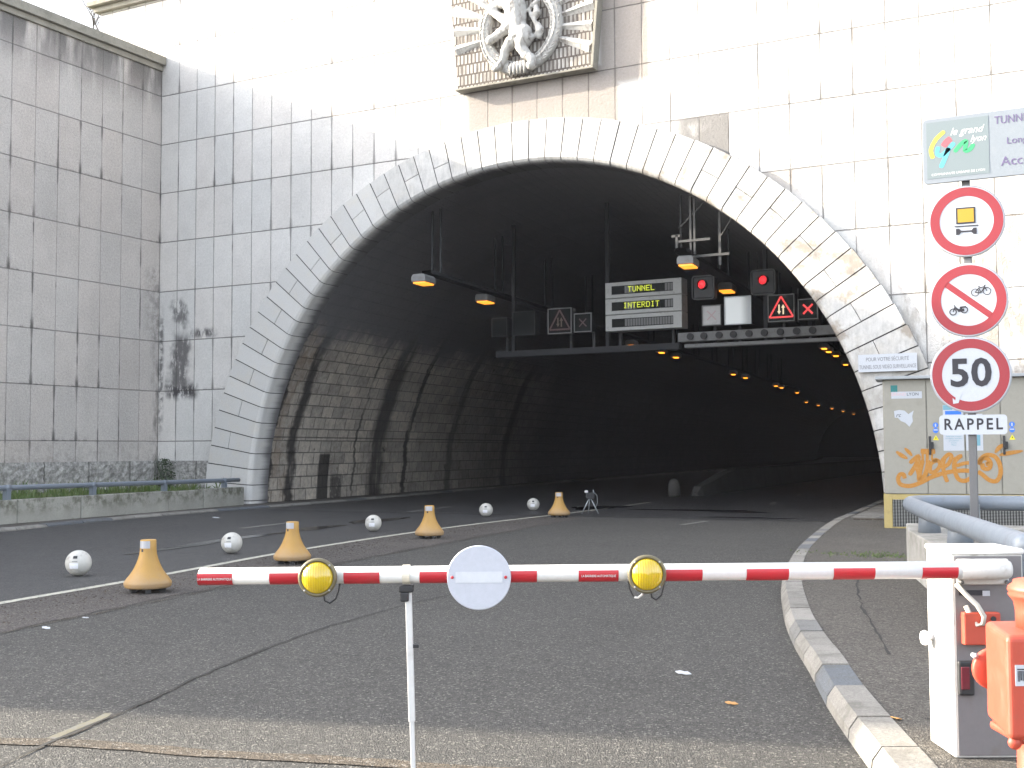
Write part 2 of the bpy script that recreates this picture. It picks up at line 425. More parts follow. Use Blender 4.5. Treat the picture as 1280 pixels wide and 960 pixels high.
def relief_back():
    g = Mat('relief_background_stone', (.45, .44, .42), .85, 0, .2)
    k = g.n('ShaderNodeTexBrick'); x, y, z = g.ob(); g.l(g.vec(x, z), k.inputs['Vector'])
    k.inputs['Brick Width'].default_value = .11; k.inputs['Row Height'].default_value = .27; k.inputs['Scale'].default_value = 1
    k.inputs['Mortar Size'].default_value = .022; k.inputs['Color1'].default_value = (.40, .385, .36, 1); k.inputs['Color2'].default_value = (.26, .24, .215, 1)
    k.inputs['Mortar'].default_value = (.10, .085, .075, 1); n = g.noise(1, 4, .7, g.vec(x * 8, y, z * 1.6)).ss(.45, .65)
    g.color(g.mix(n * .6, k.outputs['Color'], (.13, .11, .095))); g.bump(E(g, k.outputs['Fac']) * -1.0 + n * -.3, .03, 1); return g.m
M_RBACK = relief_back()

M_STEEL = paint('galvanised_steel', (.33, .35, .37), .45, .35, .1)
M_POST = paint('sign_post_grey', (.13, .13, .135), .5, .3, .2)
M_RAIL = paint('rail_grey_paint', (.165, .19, .225), .45, .1, .12)
M_DARKMET = paint('sooty_metal', (.022, .022, .024), .6, .3, .2)
M_GREYMET = paint('dusty_grey_metal', (.17, .17, .17), .7, .1, .3)
M_BLACK = paint('black_plastic', (.018, .018, .02), .5, 0, .2, (.06, .06, .06))
M_WHITE = paint('white_enamel', (.62, .62, .61), .3, 0, .05)
M_WHITE_D = paint('white_enamel_chipped', (.55, .54, .52), .4, 0, .3, (.2, .17, .14), 14)
M_RED = paint('red_reflective', (.42, .018, .028), .35, 0, .08)
M_SIGNRED = paint('sign_red', (.29, .026, .036), .4, 0, .05)
M_SIGNW = paint('sign_white', (.44, .465, .51), .4, 0, .05, (.4, .4, .4))
M_SIGNE = paint('sign_edge', (.36, .37, .4), .4, .3, .1)
M_INK = Mat('sign_ink', (.022, .02, .028), .5).m
M_GREYINK = Mat('faded_ink', (.17, .17, .18), .6).m
M_VIOLET = Mat('violet_ink', (.11, .085, .18), .6).m
M_YELLOW = Mat('pictogram_yellow', (.42, .26, .02), .5).m
def lens():
    g = Mat('amber_lens', (.85, .60, .01), .12, 0, .6); x, y, z = g.ob()
    g.b.inputs['Coat Weight'].default_value = .6
    s = (x * 95).fract(); g.color(g.mix((s - .5).abs().ss(.5, .2) * .35, (.52, .37, .008), (.36, .23, .004))); g.bump((s - .5).abs(), .004, .6); return g.m
M_LENS = lens()
M_BEZEL = paint('brass_bezel', (.14, .12, .07), .4, .4, .2)
def cone_mat():
    g = Mat('beacon_orange', (.62, .29, .035), .55, 0, .35); x, y, z = g.ob('Object'); n = g.noise(7, 5, .7)
    at = g.n('ShaderNodeObjectInfo'); r = E(g, at.outputs['Random'])
    c = g.mix(z.ss(.30, .06) * n.ss(.25, .6) * .8, (.39, .225, .06), (.30, .21, .13))
    c = g.mix(g.noise(1, 4, .7, g.vec(x * 22, y * 22, z * 2.5)).ss(.5, .68) * .35, c, (.30, .16, .06))
    c = g.mix((z - .095).abs().ss(.012, .005) * .6, c, (.28, .18, .09)); g.color(c); g.bump(n, .003); return g.m
M_CONE = cone_mat()
M_GLOBE = paint('globe_white', (.46, .445, .41), .5, 0, .4, (.22, .19, .16), 9)
M_STICK = Mat('retroreflective_sticker', (.42, .42, .45), .3, .2).m
M_CAB = paint('cabinet_greige', (.285, .272, .235), .55, 0, .14, (.2, .19, .16), 4)
M_CABY = paint('cabinet_base_ochre', (.40, .31, .12), .6, 0, .25)
def mesh_mat():
    g = Mat('expanded_metal', (.30, .30, .29), .5, .4); x, y, z = g.ob()
    a = ((x * 22).fract() - .5).abs(); b = ((z * 40).fract() - .5).abs(); w = (a + b).ss(.36, .5)
    g.color(g.mix(w, (.30, .30, .285), (.03, .03, .03))); g.bump(w * -1.0, .01); return g.m
M_MESH = mesh_mat()
M_GRAF = Mat('spray_ochre', (.62, .30, .045), .6)
_n = M_GRAF.noise(30, 4, .7); M_GRAF.color(M_GRAF.mix(_n.ss(.45, .75) * .5, (.40, .17, .02), (.44, .28, .13))); M_GRAF = M_GRAF.m
M_HYD = paint('hydrant_orange_red', (.40, .058, .032), .5, 0, .35, (.22, .10, .07), 6)
M_HOUS = paint('housing_shade_grey', (.15, .14, .145), .5, 0, .2)  # front door stands in shade; that grey is put into the colour
M_BLUE = Mat('sticker_blue', (.03, .16, .62), .5).m
M_STY = Mat('sticker_yellow', (.70, .62, .02), .5).m
M_TEAL = Mat('sticker_teal', (.02, .17, .17), .5).m
M_PINK = Mat('faded_pink', (.62, .40, .42), .6).m
M_TEALINK = Mat('teal_ink', (.15, .32, .40), .6).m
M_BOARD = paint('board_pale_blue', (.19, .215, .245), .45, 0, .04, (.4, .4, .4))
M_BOARDG = Mat('board_grey_green', (.15, .185, .20), .5).m
def emis(name, col, s, base=(.02, .02, .02)):
    g = Mat(name, base, .4); g.b.inputs['Emission Color'].default_value = (*col, 1); g.b.inputs['Emission Strength'].default_value = s; return g.m
M_SODIUM = emis('sodium_lamp_glass', (1, .30, .025), .32, (.5, .3, .1))
M_SODIUM_FAR = emis('sodium_lamp_glass_far', (1, .30, .02), .6, (.5, .3, .1))
M_LEDY = emis('led_yellow', (.75, .85, .03), .17)
M_LEDR = emis('led_red', (1, .04, .04), .16)
M_LEDR_DIM = emis('led_red_dim', (.5, .02, .05), .012)
M_LEDW = emis('led_cream', (1, .8, .5), .15)
M_LEDW_DIM = emis('led_cream_dim', (.6, .4, .25), .02)
M_REDLAMP = emis('red_signal_glass', (1, .03, .04), .22, (.3, .01, .01))
M_GLASSY = Mat('dusty_display_glass', (.006, .008, .008), .4, 0, .1).m

# ------------------------------------------------------------------ ground, road, pavements
AX, AZ0 = 12.2, .04
RIN, ROUT = 8.573, 10.27
def cx_at(Y): return AX - .112 * Y - (max(0, Y - 66) ** 2) * .0006

KERB_R = [(27.6, -30), (26.4, -26), (25.35, -22.6), (24.75, -20.75), (24.38, -19.8), (24.02, -18.88), (23.62, -17.75), (23.2, -16.6), (22.72, -15.1), (22.03, -12.64), (21.3, -9.4), (20.7, -5.9), (20.15, -2.2), (19.9, .37), (19.55, 3.83), (19.2, 7.3), (18.6, 12), (17.6, 20)]
KERB_R += [(cx_at(y) + 7.2, y) for y in (30, 45, 66, 90, 120, 160, 190)]
KERB_L = [(8.6, -30), (8.0, -20), (7.1, -14), (6.36, -10.45), (6.05, -9.2), (5.72, -8.0), (5.3, -6.0), (5.06, -4.2), (4.9, -2), (4.72, .8), (4.2, 5), (3.3, 12)]
KERB_L += [(cx_at(y) - 7.7, y) for y in (20, 35, 66, 90, 120, 160, 190)]
def resample(pts, step):
    out = []
    P = [Vector(p) for p in pts]
    for i in range(len(P) - 1):
        p0, p1, p2, p3 = P[max(i-1, 0)], P[i], P[i+1], P[min(i+2, len(P)-1)]
        n = max(2, int((p2-p1).length / .15))
        for k in range(n):
            t = k / n; out.append(.5*((2*p1)+(p2-p0)*t+(2*p0-5*p1+4*p2-p3)*t*t+(3*p1-p0-3*p2+p3)*t**3))
    out.append(P[-1]); res = [out[0]]; acc = 0
    for a, b in zip(out, out[1:]):
        acc += (b - a).length
        if acc >= step: res.append(b); acc = 0
    res.append(out[-1]); return res
def offs(P, d):
    o = []
    for i, p in enumerate(P):
        t = (P[min(i+1, len(P)-1)] - P[max(i-1, 0)]).normalized(); o.append(p + Vector((t.y, -t.x)) * d)   # right of travel
    return o
KR = resample(KERB_R, .45); KL = resample(KERB_L, .5)
def ribbon(mb, A, B, z, jag=0):
    n = min(len(A), len(B))
    mb.grid([[(a[0], a[1], z), (b[0], b[1], z)] for a, b in zip(A[:n], B[:n])], flip=True)

mb = MB(); mb.face([(-160, -160, -.03), (220, -160, -.03), (220, 260, -.03), (-160, 260, -.03)])
struct(mb.build('ground', M_GROUND))
# road carriageway between the kerbs (continues into the tunnel)
mb = MB(); rows = []
for y in [-30 + k * 1.5 for k in range(147)]:
    def xat(P, y):
        for a, b in zip(P, P[1:]):
            if a.y <= y <= b.y: return a.x + (b.x - a.x) * (y - a.y) / max(1e-6, b.y - a.y)
        return P[-1].x if y > P[-1].y else P[0].x
    rows.append([(xat(KL, y) - .05, y, 0), (xat(KR, y) + .05, y, 0)])
mb.grid(rows, flip=True)
struct(mb.build('road', M_ROAD))
# dark left lane sheet
LINE = [(17.0, -24), (16.3, -21), (15.85, -19.3), (15.52, -17.7), (15.2, -15.9), (14.88, -14.4), (14.42, -12.4), (14.08, -10.4), (13.82, -8.4), (13.62, -6.3), (13.52, -4.2), (13.5, -1.6), (13.42, 1.5), (13.1, 6)]
LN = resample(LINE, .4)
mb = MB(); rows = [[(xat(KL, p.y) + .02, p.y, .004), (p.x, p.y, .004)] for p in LN if p.y < -1.4]
mb.grid(rows, flip=True); struct(mb.build('left_lane', M_ROAD_L))
# gritty strip right of the line
STR = [(18.6, -24), (17.9, -21.5), (17.2, -19.1), (16.85, -17.2), (16.55, -15.5), (16.2, -13.5), (15.8, -11), (15.4, -8), (15.0, -5), (14.7, -2.0)]
SR = resample(STR, .4)
def xs(P, y): return xat(P, y)
mb = MB(); rows = []
y = -24.0
while y < -1.5:
    rows.append([(xs(LN, y) + .02, y, .0045), (xs(SR, y) + random.uniform(-.05, .05) - .05, y, .0045)]); y += .3
mb.grid(rows, flip=True); struct(mb.build('verge_strip', M_STRIP))
mb = MB(); ribbon(mb, [p for p in offs(LN, -.065)], [p for p in offs(LN, .065)], .009); struct(mb.build('edge_line', M_LINE))
# tunnel floor surface (smoother, irregular front edge; portal shade and wetness put into its darker tone)
mb = MB(); N = 30
def tf(y): return [(xat(KL, y) + .02 + (xat(KR, y) - xat(KL, y) - .04) * k / N, y, .005) for k in range(N + 1)]
front = [(p[0], -1.5 + (p[0] - 5) * .03 + random.uniform(-.12, .12), .005) for p in tf(-1.2)]
mb.grid([front] + [tf(y) for y in (0, 2, 5, 9, 14, 20, 27, 35, 46, 58, 66, 80, 95, 110, 130, 150, 188)], flip=True)
struct(mb.build('tunnel_road', M_ROAD_T))
# lane dashes
mb = MB()
for (x0, y0, x1, y1) in ((17.45, -3.3, 17.5, -1.9), (16.7, 5.8, 16.3, 7.5), (15.8, 12, 15.4, 13.8), (14.9, 20, 14.5, 22), (9.6, -1.2, 9.2, 1.5), (8.6, 7, 8.2, 9.5), (10.0, -7.8, 9.7, -6)):
    d = (Vector((x1, y1)) - Vector((x0, y0))).normalized(); q = Vector((d.y, -d.x)) * .07
    mb.face([(x0+q.x, y0+q.y, .010), (x1+q.x, y1+q.y, .010), (x1-q.x, y1-q.y, .010), (x0-q.x, y0-q.y, .010)])
struct(mb.build('lane_dashes', M_DASH))
# brown transverse joint and the crack
def strip_poly(mb, pts, w, z, jit=0, seed=1):
    rnd = random.Random(seed); P = resample(pts, .12)
    if jit and w < .03: P = [p + Vector((rnd.gauss(0, .008), rnd.gauss(0, .008))) for p in P]
    A = offs(P, -w/2); B = offs(P, w/2)
    A = [a + Vector((rnd.uniform(-jit, jit), rnd.uniform(-jit, jit))) for a in A]; B = [b + Vector((rnd.uniform(-jit, jit), rnd.uniform(-jit, jit))) for b in B]
    mb.grid([[(a.x, a.y, z), (b.x, b.y, z)] for a, b in zip(A, B)], flip=True)
mb = MB(); strip_poly(mb, [(17, -22.7), (19.3, -22.0), (20.62, -21.45), (21.5, -21.25), (22.4, -21.0), (23.6, -20.75), (24.7, -20.55)], .13, .006, .012, 3)
struct(mb.build('road_joint', M_SEAM))
mb = MB(); CR = [(21.0, -22.6), (20.78, -21.95), (20.6, -21.4), (20.38, -20.72), (20.05, -19.8), (19.7, -18.7), (19.45, -17.6), (19.3, -16.6), (19.22, -15.4), (19.25, -14.2)]
strip_poly(mb, CR[:6], .020, .0085, .006, 5); strip_poly(mb, CR[5:], .016, .0085, .004, 6)
struct(mb.build('road_crack', M_CRACK))
mb = MB(); strip_poly(mb, [(20.56, -21.42), (20.47, -21.1), (20.36, -20.83)], .06, .0075, .015, 8)
struct(mb.build('worn_yellow_line', M_LINE_Y))
mb = MB(); strip_poly(mb, [(p.x + .03, p.y) for p in SR][2:-2:3], .02, .0085, .012, 9); struct(mb.build('verge_seam', M_SEAM))
# damp patches
def blob(mb, cx, cy, a, b, rot, z, seed, n=40):
    rnd = random.Random(seed); ph = [rnd.uniform(0, 6.28) for _ in range(6)]
    pts = []
    for k in range(n):
        t = 2*pi*k/n; r = 1 + .22*sin(2*t+ph[0]) + .16*sin(3*t+ph[1]) + .12*sin(5*t+ph[2]) + .06*sin(9*t+ph[3])
        x, y = a*r*cos(t), b*r*sin(t); pts.append((cx + x*cos(rot) - y*sin(rot), cy + x*sin(rot) + y*cos(rot), z))
    mb.face(pts)
mb = MB()
for i, (cx, cy, a, b, r) in enumerate(((11.75, -9.9, .16, 1.9, .12), (12.25, -12.0, .10, 1.1, .1), (11.3, -7.0, .2, 1.0, .15), (11.0, -4.6, .3, 1.2, .2), (13.0, 2.6, .7, 1.0, .3), (17.9, -.4, .9, .18, .1), (15.9, 2.2, 1.4, .35, .2), (17.2, 1.7, .6, .2, .1))):
    blob(mb, cx, cy, a, b, r, .0118, i + 11)
struct(mb.build('wet_patches', M_WET))

def kerb(name, P, width, h, ch, blk, sgn, seed):
    rnd = random.Random(seed); me_t = []
    mb = MB(); i = 0; fine = resample([tuple(p) for p in P], .15); L = len(fine)
    per = max(3, int(blk / .15))
    while i < L - 1:
        j = min(L - 1, i + per + rnd.choice((-1, 0, 0, 1))); seg = fine[i:j+1]
        gap = .012
        if len(seg) > 1:
            s = list(seg); s[0] = s[0] + (s[1]-s[0]).normalized()*gap; s[-1] = s[-1] - (s[-1]-s[-2]).normalized()*gap
            A = offs(s, 0); t = rnd.random() if rnd.random() > .12 else 0.0; dz = rnd.uniform(-.004, .004)
            prof = [(0, -.02), (ch*.18, h*.45), (ch, h+dz), (width, h+dz+.004), (width, -.02)]
            rows = [[(o.x, o.y, z) for (o, z) in [(offs(s, sgn*d)[k], z) for d, z in prof]] for k in range(len(s))]
            f0 = len(mb.f); mb.grid(rows, flip=(sgn > 0)); mb.f.append([len(mb.v)-len(prof)+q for q in range(len(prof))]); mb.mi.append(0); mb.uv.append(None); mb.sm.append(False)
            base = len(mb.v) - len(prof)*len(rows); mb.f.append([base+q for q in range(len(prof))][::-1]); mb.mi.append(0); mb.uv.append(None); mb.sm.append(False)
            me_t += [t] * (len(mb.f) - f0)
        i = j
    o = mb.build(name, M_KERB); at = o.data.attributes.new('tone', 'FLOAT', 'FACE'); at.data.foreach_set('value', me_t)
    return struct(o)
KRs = [p for p in KR if p.y < 60]; KLs = [p for p in KL if p.y < 60]
kerb('right_kerb', KRs, .22, .12, .055, .62, 1, 4)
kerb('left_kerb', KLs, .24, .055, .05, .95, -1, 5)
# pavements
def side_sheet(name, P, sgn, z, far, mat, inner=.2):
    A = offs(P, sgn * inner); mb = MB()
    mb.grid([[(a.x, a.y, z), (far(a.y), a.y, z)] for a in A], flip=(sgn > 0)); return struct(mb.build(name, mat))
side_sheet('right_pavement', KR, 1, .118, lambda y: 46 if y < .5 else cx_at(y) + 9.2, M_WALK)
side_sheet('left_pavement', KL, -1, .052, lambda y: -.4 if y < .5 else cx_at(y) - 9.2, M_WALK, .22)
# stone slabs of the narrow pavement inside the mouth
mb = MB(); rnd = random.Random(3); tones = []
for r in range(9):
    y = -1.6 + r * .62; xk = xat(KR, y) + .3
    xx = xk
    while xx < 21.2 - r*.08:
        w = rnd.uniform(.45, .8); mb.box(xx, xx + w - .03, y, y + .58, .112, .128 + rnd.uniform(0, .012)); tones += [rnd.random()*.8] * 6; xx += w
o = mb.build('pavement_slabs', M_KERB); at = o.data.attributes.new('tone', 'FLOAT', 'FACE'); at.data.foreach_set('value', tones); struct(o)
mb = MB(); mb.box(20.55, 22.0, -2.05, -1.75, .10, .135); struct(mb.build('pavement_step', M_SEAM))
# repair seam on the right pavement
mb = MB(); strip_poly(mb, [(24.62, -19.38), (24.95, -19.5), (25.4, -19.62)], .02, .1225, .01, 14); strip_poly(mb, [(24.1, -17.5), (23.3, -14.6), (22.8, -12.3)], .016, .1225, .01, 15)
struct(mb.build('pavement_crack', M_CRACK))

# ------------------------------------------------------------------ portal
portal = thing('tunnel_portal', 'pale stone-clad tunnel portal wall with a big round arch ring', 'tunnel portal')
H_F, X0, X1, H_L = 15.3, -2.6, 38.0, 12.95
# facade front with the arch cut out
cxo, czo = 12.19, -.585
mb = MB(); N = 72
a0 = math.asin(-czo / ROUT)
arc = [(cxo + (ROUT-.05)*cos(t), czo + (ROUT-.05)*sin(t)) for t in [pi - a0 - (pi - 2*a0)*k/N for k in range(N+1)]]
def fq(p, q): # column from arc segment up to the top
    a, b = p, q
    mb.face([(a[0], 0, a[1]), (b[0], 0, b[1]), (b[0], 0, H_F), (a[0], 0, H_F)], [(a[0], a[1]), (b[0], b[1]), (b[0], H_F), (a[0], H_F)])
for k in range(N): fq(arc[k], arc[k+1])
for xa, xb in ((X0, arc[0][0]), (arc[-1][0], X1)):
    mb.face([(xa, 0, -.1), (xb, 0, -.1), (xb, 0, H_F), (xa, 0, H_F)], [(xa, -.1), (xb, -.1), (xb, H_F), (xa, H_F)])
T = 1.4
mb.face([(X0, 0, -.1), (X0, 0, H_F), (X0, T, H_F), (X0, T, -.1)], [(0, 0), (0, H_F), (T, H_F), (T, 0)])
mb.face([(X1, 0, -.1), (X1, T, -.1), (X1, T, H_F), (X1, 0, H_F)], [(0, 0), (T, 0), (T, H_F), (0, H_F)])
mb.face([(X0, 0, H_F), (X1, 0, H_F), (X1, T, H_F), (X0, T, H_F)], [(0, 0), (9, 0), (9, T), (0, T)])
for k in range(N): a, b = arc[k], arc[k+1]; mb.face([(a[0], 0, a[1]), (a[0], T, a[1]), (b[0], T, b[1]), (b[0], 0, b[1])], [(0, 0)] * 4)
mb.build('facade', M_FACADE, portal)
mb = MB(); mb.box(X0 - .3, X1 + .3, -.32, T + .1, H_F, H_F + .16); mb.box(X0 - .15, X1 + .15, -.16, T, H_F - .16, H_F)
mb.build('coping', M_COPING, portal, .02)
mb = MB()
def plinth_face(mb, P0, P1, z0, z1, n, nz, amp, seed):
    rnd = random.Random(seed); rows = []; uvs = []
    P0, P1 = Vector(P0), Vector(P1); L = (P1-P0).length; t = (P1-P0)/L; nrm = Vector((t.y, -t.x))
    for j in range(nz+1):
        row = []; ur = []
        for i in range(n+1):
            e = 0 if j in (0, nz) or i in (0, n) else rnd.uniform(0, amp)
            p = P0 + t*L*i/n + nrm*(.03 + e); z = z0 + (z1-z0)*j/nz; row.append((p.x, p.y, z)); ur.append((L*i/n, z))
        rows.append(row); uvs.append(ur)
    mb.grid(rows, uvs=uvs)
    a, b = rows[-1][0], rows[-1][-1]; mb.face([a, b, (P1.x, P1.y, z1), (P0.x, P0.y, z1)], [(0, z1)]*4)
plinth_face(mb, (.05, 0), (2.75, 0), -.05, 1.255, 26, 12, .035, 2); mb.build('plinth', M_PLINTH, portal); mb = MB(); plinth_face(mb, (22.3, 0), (X1, 0), -.05, 1.255, 90, 12, .035, 3)
mb.build('plinth', M_PLINTH, portal)
# arch ring: separate voussoir blocks, alternate courses split
mb = MB(); tones = []; rnd = random.Random(21)
NB = 63; Yf, Yb = -.15, .62
def rout(t):   # extrados radius measured from the intrados centre
    dx, dz = cxo - AX, czo - AZ0; b = dx*cos(t) + dz*sin(t); return b + sqrt(max(0, b*b - (dx*dx+dz*dz) + ROUT*ROUT))
tA, tB = -.04, pi + .04
for k in range(NB):
    t0 = tA + (tB-tA)*k/NB; t1 = tA + (tB-tA)*(k+1)/NB; g = .013/RIN
    jt = rnd.uniform(-.0018, .0018)
    t0 += g; t1 -= g
    Ro = rout((t0+t1)/2)
    if k % 2 == 0 and (k < 22 or k > 34 or rnd.random() < .12): cuts = [RIN, RIN + (Ro-RIN)*rnd.uniform(.42, .6), Ro]
    elif rnd.random() < .0: cuts = [RIN, RIN + (Ro-RIN)*rnd.uniform(.3, .7), Ro]
    else: cuts = [RIN, Ro]
    for q in range(len(cuts)-1):
        ra, rb = cuts[q] + (.0 if q == 0 else .005), cuts[q+1] - (.0 if q == len(cuts)-2 else .005)
        e = .012
        pr = []
        if q == 0: pr += [(ra, Yb), (ra, Yf+.16), (ra+.012, Yf+.09), (ra+.05, Yf+.035), (ra+.11, Yf)]
        else: pr += [(ra, Yb), (ra, Yf+e), (ra+e, Yf)]
        pr += [(rb-e, Yf), (rb, Yf+e), (rb, Yb)]
        dy = rnd.uniform(-.008, .004); n = 3; rows = []
        for i in range(n+1):
            t = t0 + (t1-t0)*i/n; sl = 0
            rows.append([(AX + (r)*cos(t), y + dy, AZ0 + (r)*sin(t)) for r, y in pr])
        f0 = len(mb.f); mb.grid(rows, flip=False); np_ = len(pr); b0 = len(mb.v) - np_*(n+1)
        mb.f.append([b0+i for i in range(np_)]); mb.f.append([b0+n*np_+i for i in range(np_)][::-1])
        mb.mi += [0, 0]; mb.uv += [None]*2; mb.sm += [False]*2
        tones += [rnd.random()] * (len(mb.f)-f0)
ring = mb.build('arch_ring', M_VOUS, portal)
at = ring.data.attributes.new('tone', 'FLOAT', 'FACE'); at.data.foreach_set('value', tones)
bm = bmesh.new(); bm.from_mesh(ring.data); bmesh.ops.recalc_face_normals(bm, faces=bm.faces); bm.to_mesh(ring.data); bm.free()
mb = MB(); rows = []
for k in range(91):
    t = tA + (tB-tA)*k/90; Ro = rout(t) - .02
    rows.append([(AX + r*cos(t), y, AZ0 + r*sin(t)) for r, y in ((RIN+.02, Yb-.01), (RIN+.02, Yf+.14), (RIN+.13, Yf+.014), (Ro, Yf+.014), (Ro, .3))])
mb.grid(rows); mb.build('ring_mortar', M_MORTAR, portal)

# left retaining wall
lw = thing('retaining_wall', 'tall grey slab-clad retaining wall left of the portal', 'wall', (0, 0, 0))
YE = -26.6
mb = MB(); mb.face([(0, -.002, -.1), (0, -.002, H_L), (0, YE, H_L), (0, YE, -.1)], [(0, -.1), (0, H_L), (-YE, H_L), (-YE, -.1)])
mb.face([(0, YE, -.1), (0, YE, H_L), (-1, YE, H_L), (-1, YE, -.1)], [(0, -.1), (0, H_L), (1, H_L), (1, -.1)])
mb.face([(-1, YE, -.1), (-1, YE, H_L), (-1, -.002, H_L), (-1, -.002, -.1)], [(0, -.1), (0, H_L), (26, H_L), (26, -.1)])
mb.build('cladding', M_LEFT, lw)
mb = MB(); mb.box(-1.1, .18, YE-.02, -.003, H_L+.10, H_L+.36); mb.box(-1.05, .07, YE, -.003, H_L-.06, H_L+.10)
mb.build('coping', M_COPING, lw, .015)
mb = MB(); plinth_face(mb, (0, YE), (0, -.04), -.05, 1.255, 200, 12, .04, 5); mb.build('plinth', M_PLINTH, lw)

# hill behind and above
def soil(name, c1, c2):
    g = Mat(name, c1, .95); n = g.noise(2, 5, .7); g.color(g.mix(n, c1, c2)); g.bump(n, .1); return g.m
M_SOIL = soil('soil_and_moss', (.05, .045, .03), (.05, .075, .025)); M_HILL = soil('dry_hill_grass', (.07, .065, .035), (.045, .06, .025))
mb = MB()
mb.box(-60, -1.0, YE+.3, 1.4, -.1, 12.9); mb.box(-60, X1+20, 1.4, 200, 12.0, 14.9) ; mb.box(X1, X1+20, 1.0, 1.4, -.1, 14)
struct(mb.build('hill', M_HILL))

# tunnel lining tube
tun = thing('tunnel', 'dark stone-lined tunnel bore behind the arch', 'tunnel')
mb = MB(); Ys = [.6, 2, 4, 6.5, 9, 12, 16, 20, 26, 32, 40, 50, 60, 66, 76, 86, 96, 106, 116, 126, 140, 160, 188]
R2 = RIN + .03; NA = 64; rows = []; uvs = []
mb.smooth = True
for y in Ys:
    row = []; ur = []
    for k in range(NA+1):
        t = pi + .03 - (pi+.06)*k/NA; row.append((cx_at(y) + R2*cos(t), y, AZ0 + R2*sin(t)))
        ang = min(pi - t, t); ur.append((y * 1.006, ang*R2 if k <= NA/2 else ang*R2 + 0.0))
    rows.append(row); uvs.append(ur)
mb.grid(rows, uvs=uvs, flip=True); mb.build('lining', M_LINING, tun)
mb = MB(); y = 187.5; mb.face([(cx_at(y)-10, y, -.1), (cx_at(y)+10, y, -.1), (cx_at(y)+10, y, 9.5), (cx_at(y)-10, y, 9.5)]); mb.build('end_cap', M_DARKMET, tun)  # cap added to close the bore and keep it dark
# the refuge recess in the left wall is only painted dark on the lining
# ------------------------------------------------------------------ planter, parapet, rail (left)
PX0, PY0 = 3.78, -.55
dv_ = Vector((5.1-3.75, -9.5+.6)).normalized(); pn = Vector((-dv_.y, dv_.x))     # pn points right (+x)
if pn.x < 0: pn = -pn
def pp(s, off, z): p = Vector((PX0, PY0)) + dv_*s + pn*off; return (p.x, p.y, z)
par = thing('planter_parapet', 'weathered low concrete parapet wall along the planting bed', 'low wall')
mb = MB(); s = 0
tone_rnd = random.Random(2)
for L in (1.9, 1.5, 3.2, 1.95, 2.1, 3.0, 3.0, 3.0, 3.0):
    a, b = s + .012, s + L - .012; zt = .535 + tone_rnd.uniform(-.01, .01); o_ = tone_rnd.uniform(-.01, .01)
    P = [pp(a, -.28, 0), pp(b, -.28, 0), pp(b, o_, 0), pp(a, o_, 0)]; Q = [(p[0], p[1], zt) for p in P]
    i0 = len(mb.v); mb.v += [Vector(p) for p in P + Q]
    for q in ((0,3,2,1),(4,5,6,7),(0,1,5,4),(1,2,6,5),(2,3,7,6),(3,0,4,7)):
        mb.f.append([i0+k for k in q]); mb.mi.append(0); mb.uv.append(None); mb.sm.append(False)
    s += L
o = mb.build('parapet_blocks', M_PARAPET, par, .018, fix=True)
rail = thing('guard_rail', 'grey tubular guard rail above the planting bed parapet', 'railing')
mb = MB(); mb.tube([pp(.05 + k, -.14, .735 + .006*k) for k in range(0, 22)], .055, 12); mb.build('rail_tube', M_RAIL, rail)
for s_ in (.75, 3.4, 6.05, 8.7, 11.4, 14.1, 17, 20):
    mb = MB(); z1 = .735 + .006*s_
    P = [pp(s_-.06, -.20, .5), pp(s_+.06, -.20, .5), pp(s_+.06, -.09, .5), pp(s_-.06, -.09, .5)]
    i0 = len(mb.v); mb.v += [Vector(p) for p in P] + [Vector((p[0], p[1], z1)) for p in P]
    for q in ((0,3,2,1),(4,5,6,7),(0,1,5,4),(1,2,6,5),(2,3,7,6),(3,0,4,7)):
        mb.f.append([i0+k for k in q]); mb.mi.append(0); mb.uv.append(None); mb.sm.append(False)
    mb.tube([pp(s_-.075, -.14, z1), pp(s_+.075, -.14, z1)], .062, 12); mb.build('post', M_RAIL, rail, 0, fix=True)
mb = MB(); mb.grid([[(.03, -.05-s, .47), pp(s, -.25, .45)] for s in (0, 3, 6, 9, 12, 15, 18, 21, 24)], flip=False)
struct(mb.build('planting_bed', M_SOIL))
def leafmat(name, c, c2):
    g = Mat(name, c, .6); oi = g.n('ShaderNodeNewGeometry'); r = E(g, oi.outputs['Random Per Island']); g.color(g.mix(r, c, c2)); return g.m
M_GRASS = leafmat('grass_blades', (.055, .11, .018), (.11, .13, .04)); M_IVY = leafmat('dark_ivy', (.018, .035, .018), (.05, .07, .03))
mb = MB(); rnd = random.Random(5)
for i in range(9000):
    s = rnd.uniform(.1, 15); f = rnd.random() ** .7; base = pp(s, -.3, .45); x = .06 + (base[0]-.1)*f; y = base[1]*f + (-.05-s)*(1-f)
    d = .5 + .5*sin(x*2.3 + y*1.7) * sin(y*.9 - x)
    if rnd.random() > .35 + .65*d: continue
    h = rnd.uniform(.04, .17) * (.5 + .8*d); a = rnd.uniform(0, 6.28); w = rnd.uniform(.008, .02); lx, ly = rnd.uniform(-.08, .08), rnd.uniform(-.08, .08)
    mb.face([(x+w*cos(a), y+w*sin(a), .455), (x-w*cos(a), y-w*sin(a), .455), (x+lx, y+ly, .455+h)])
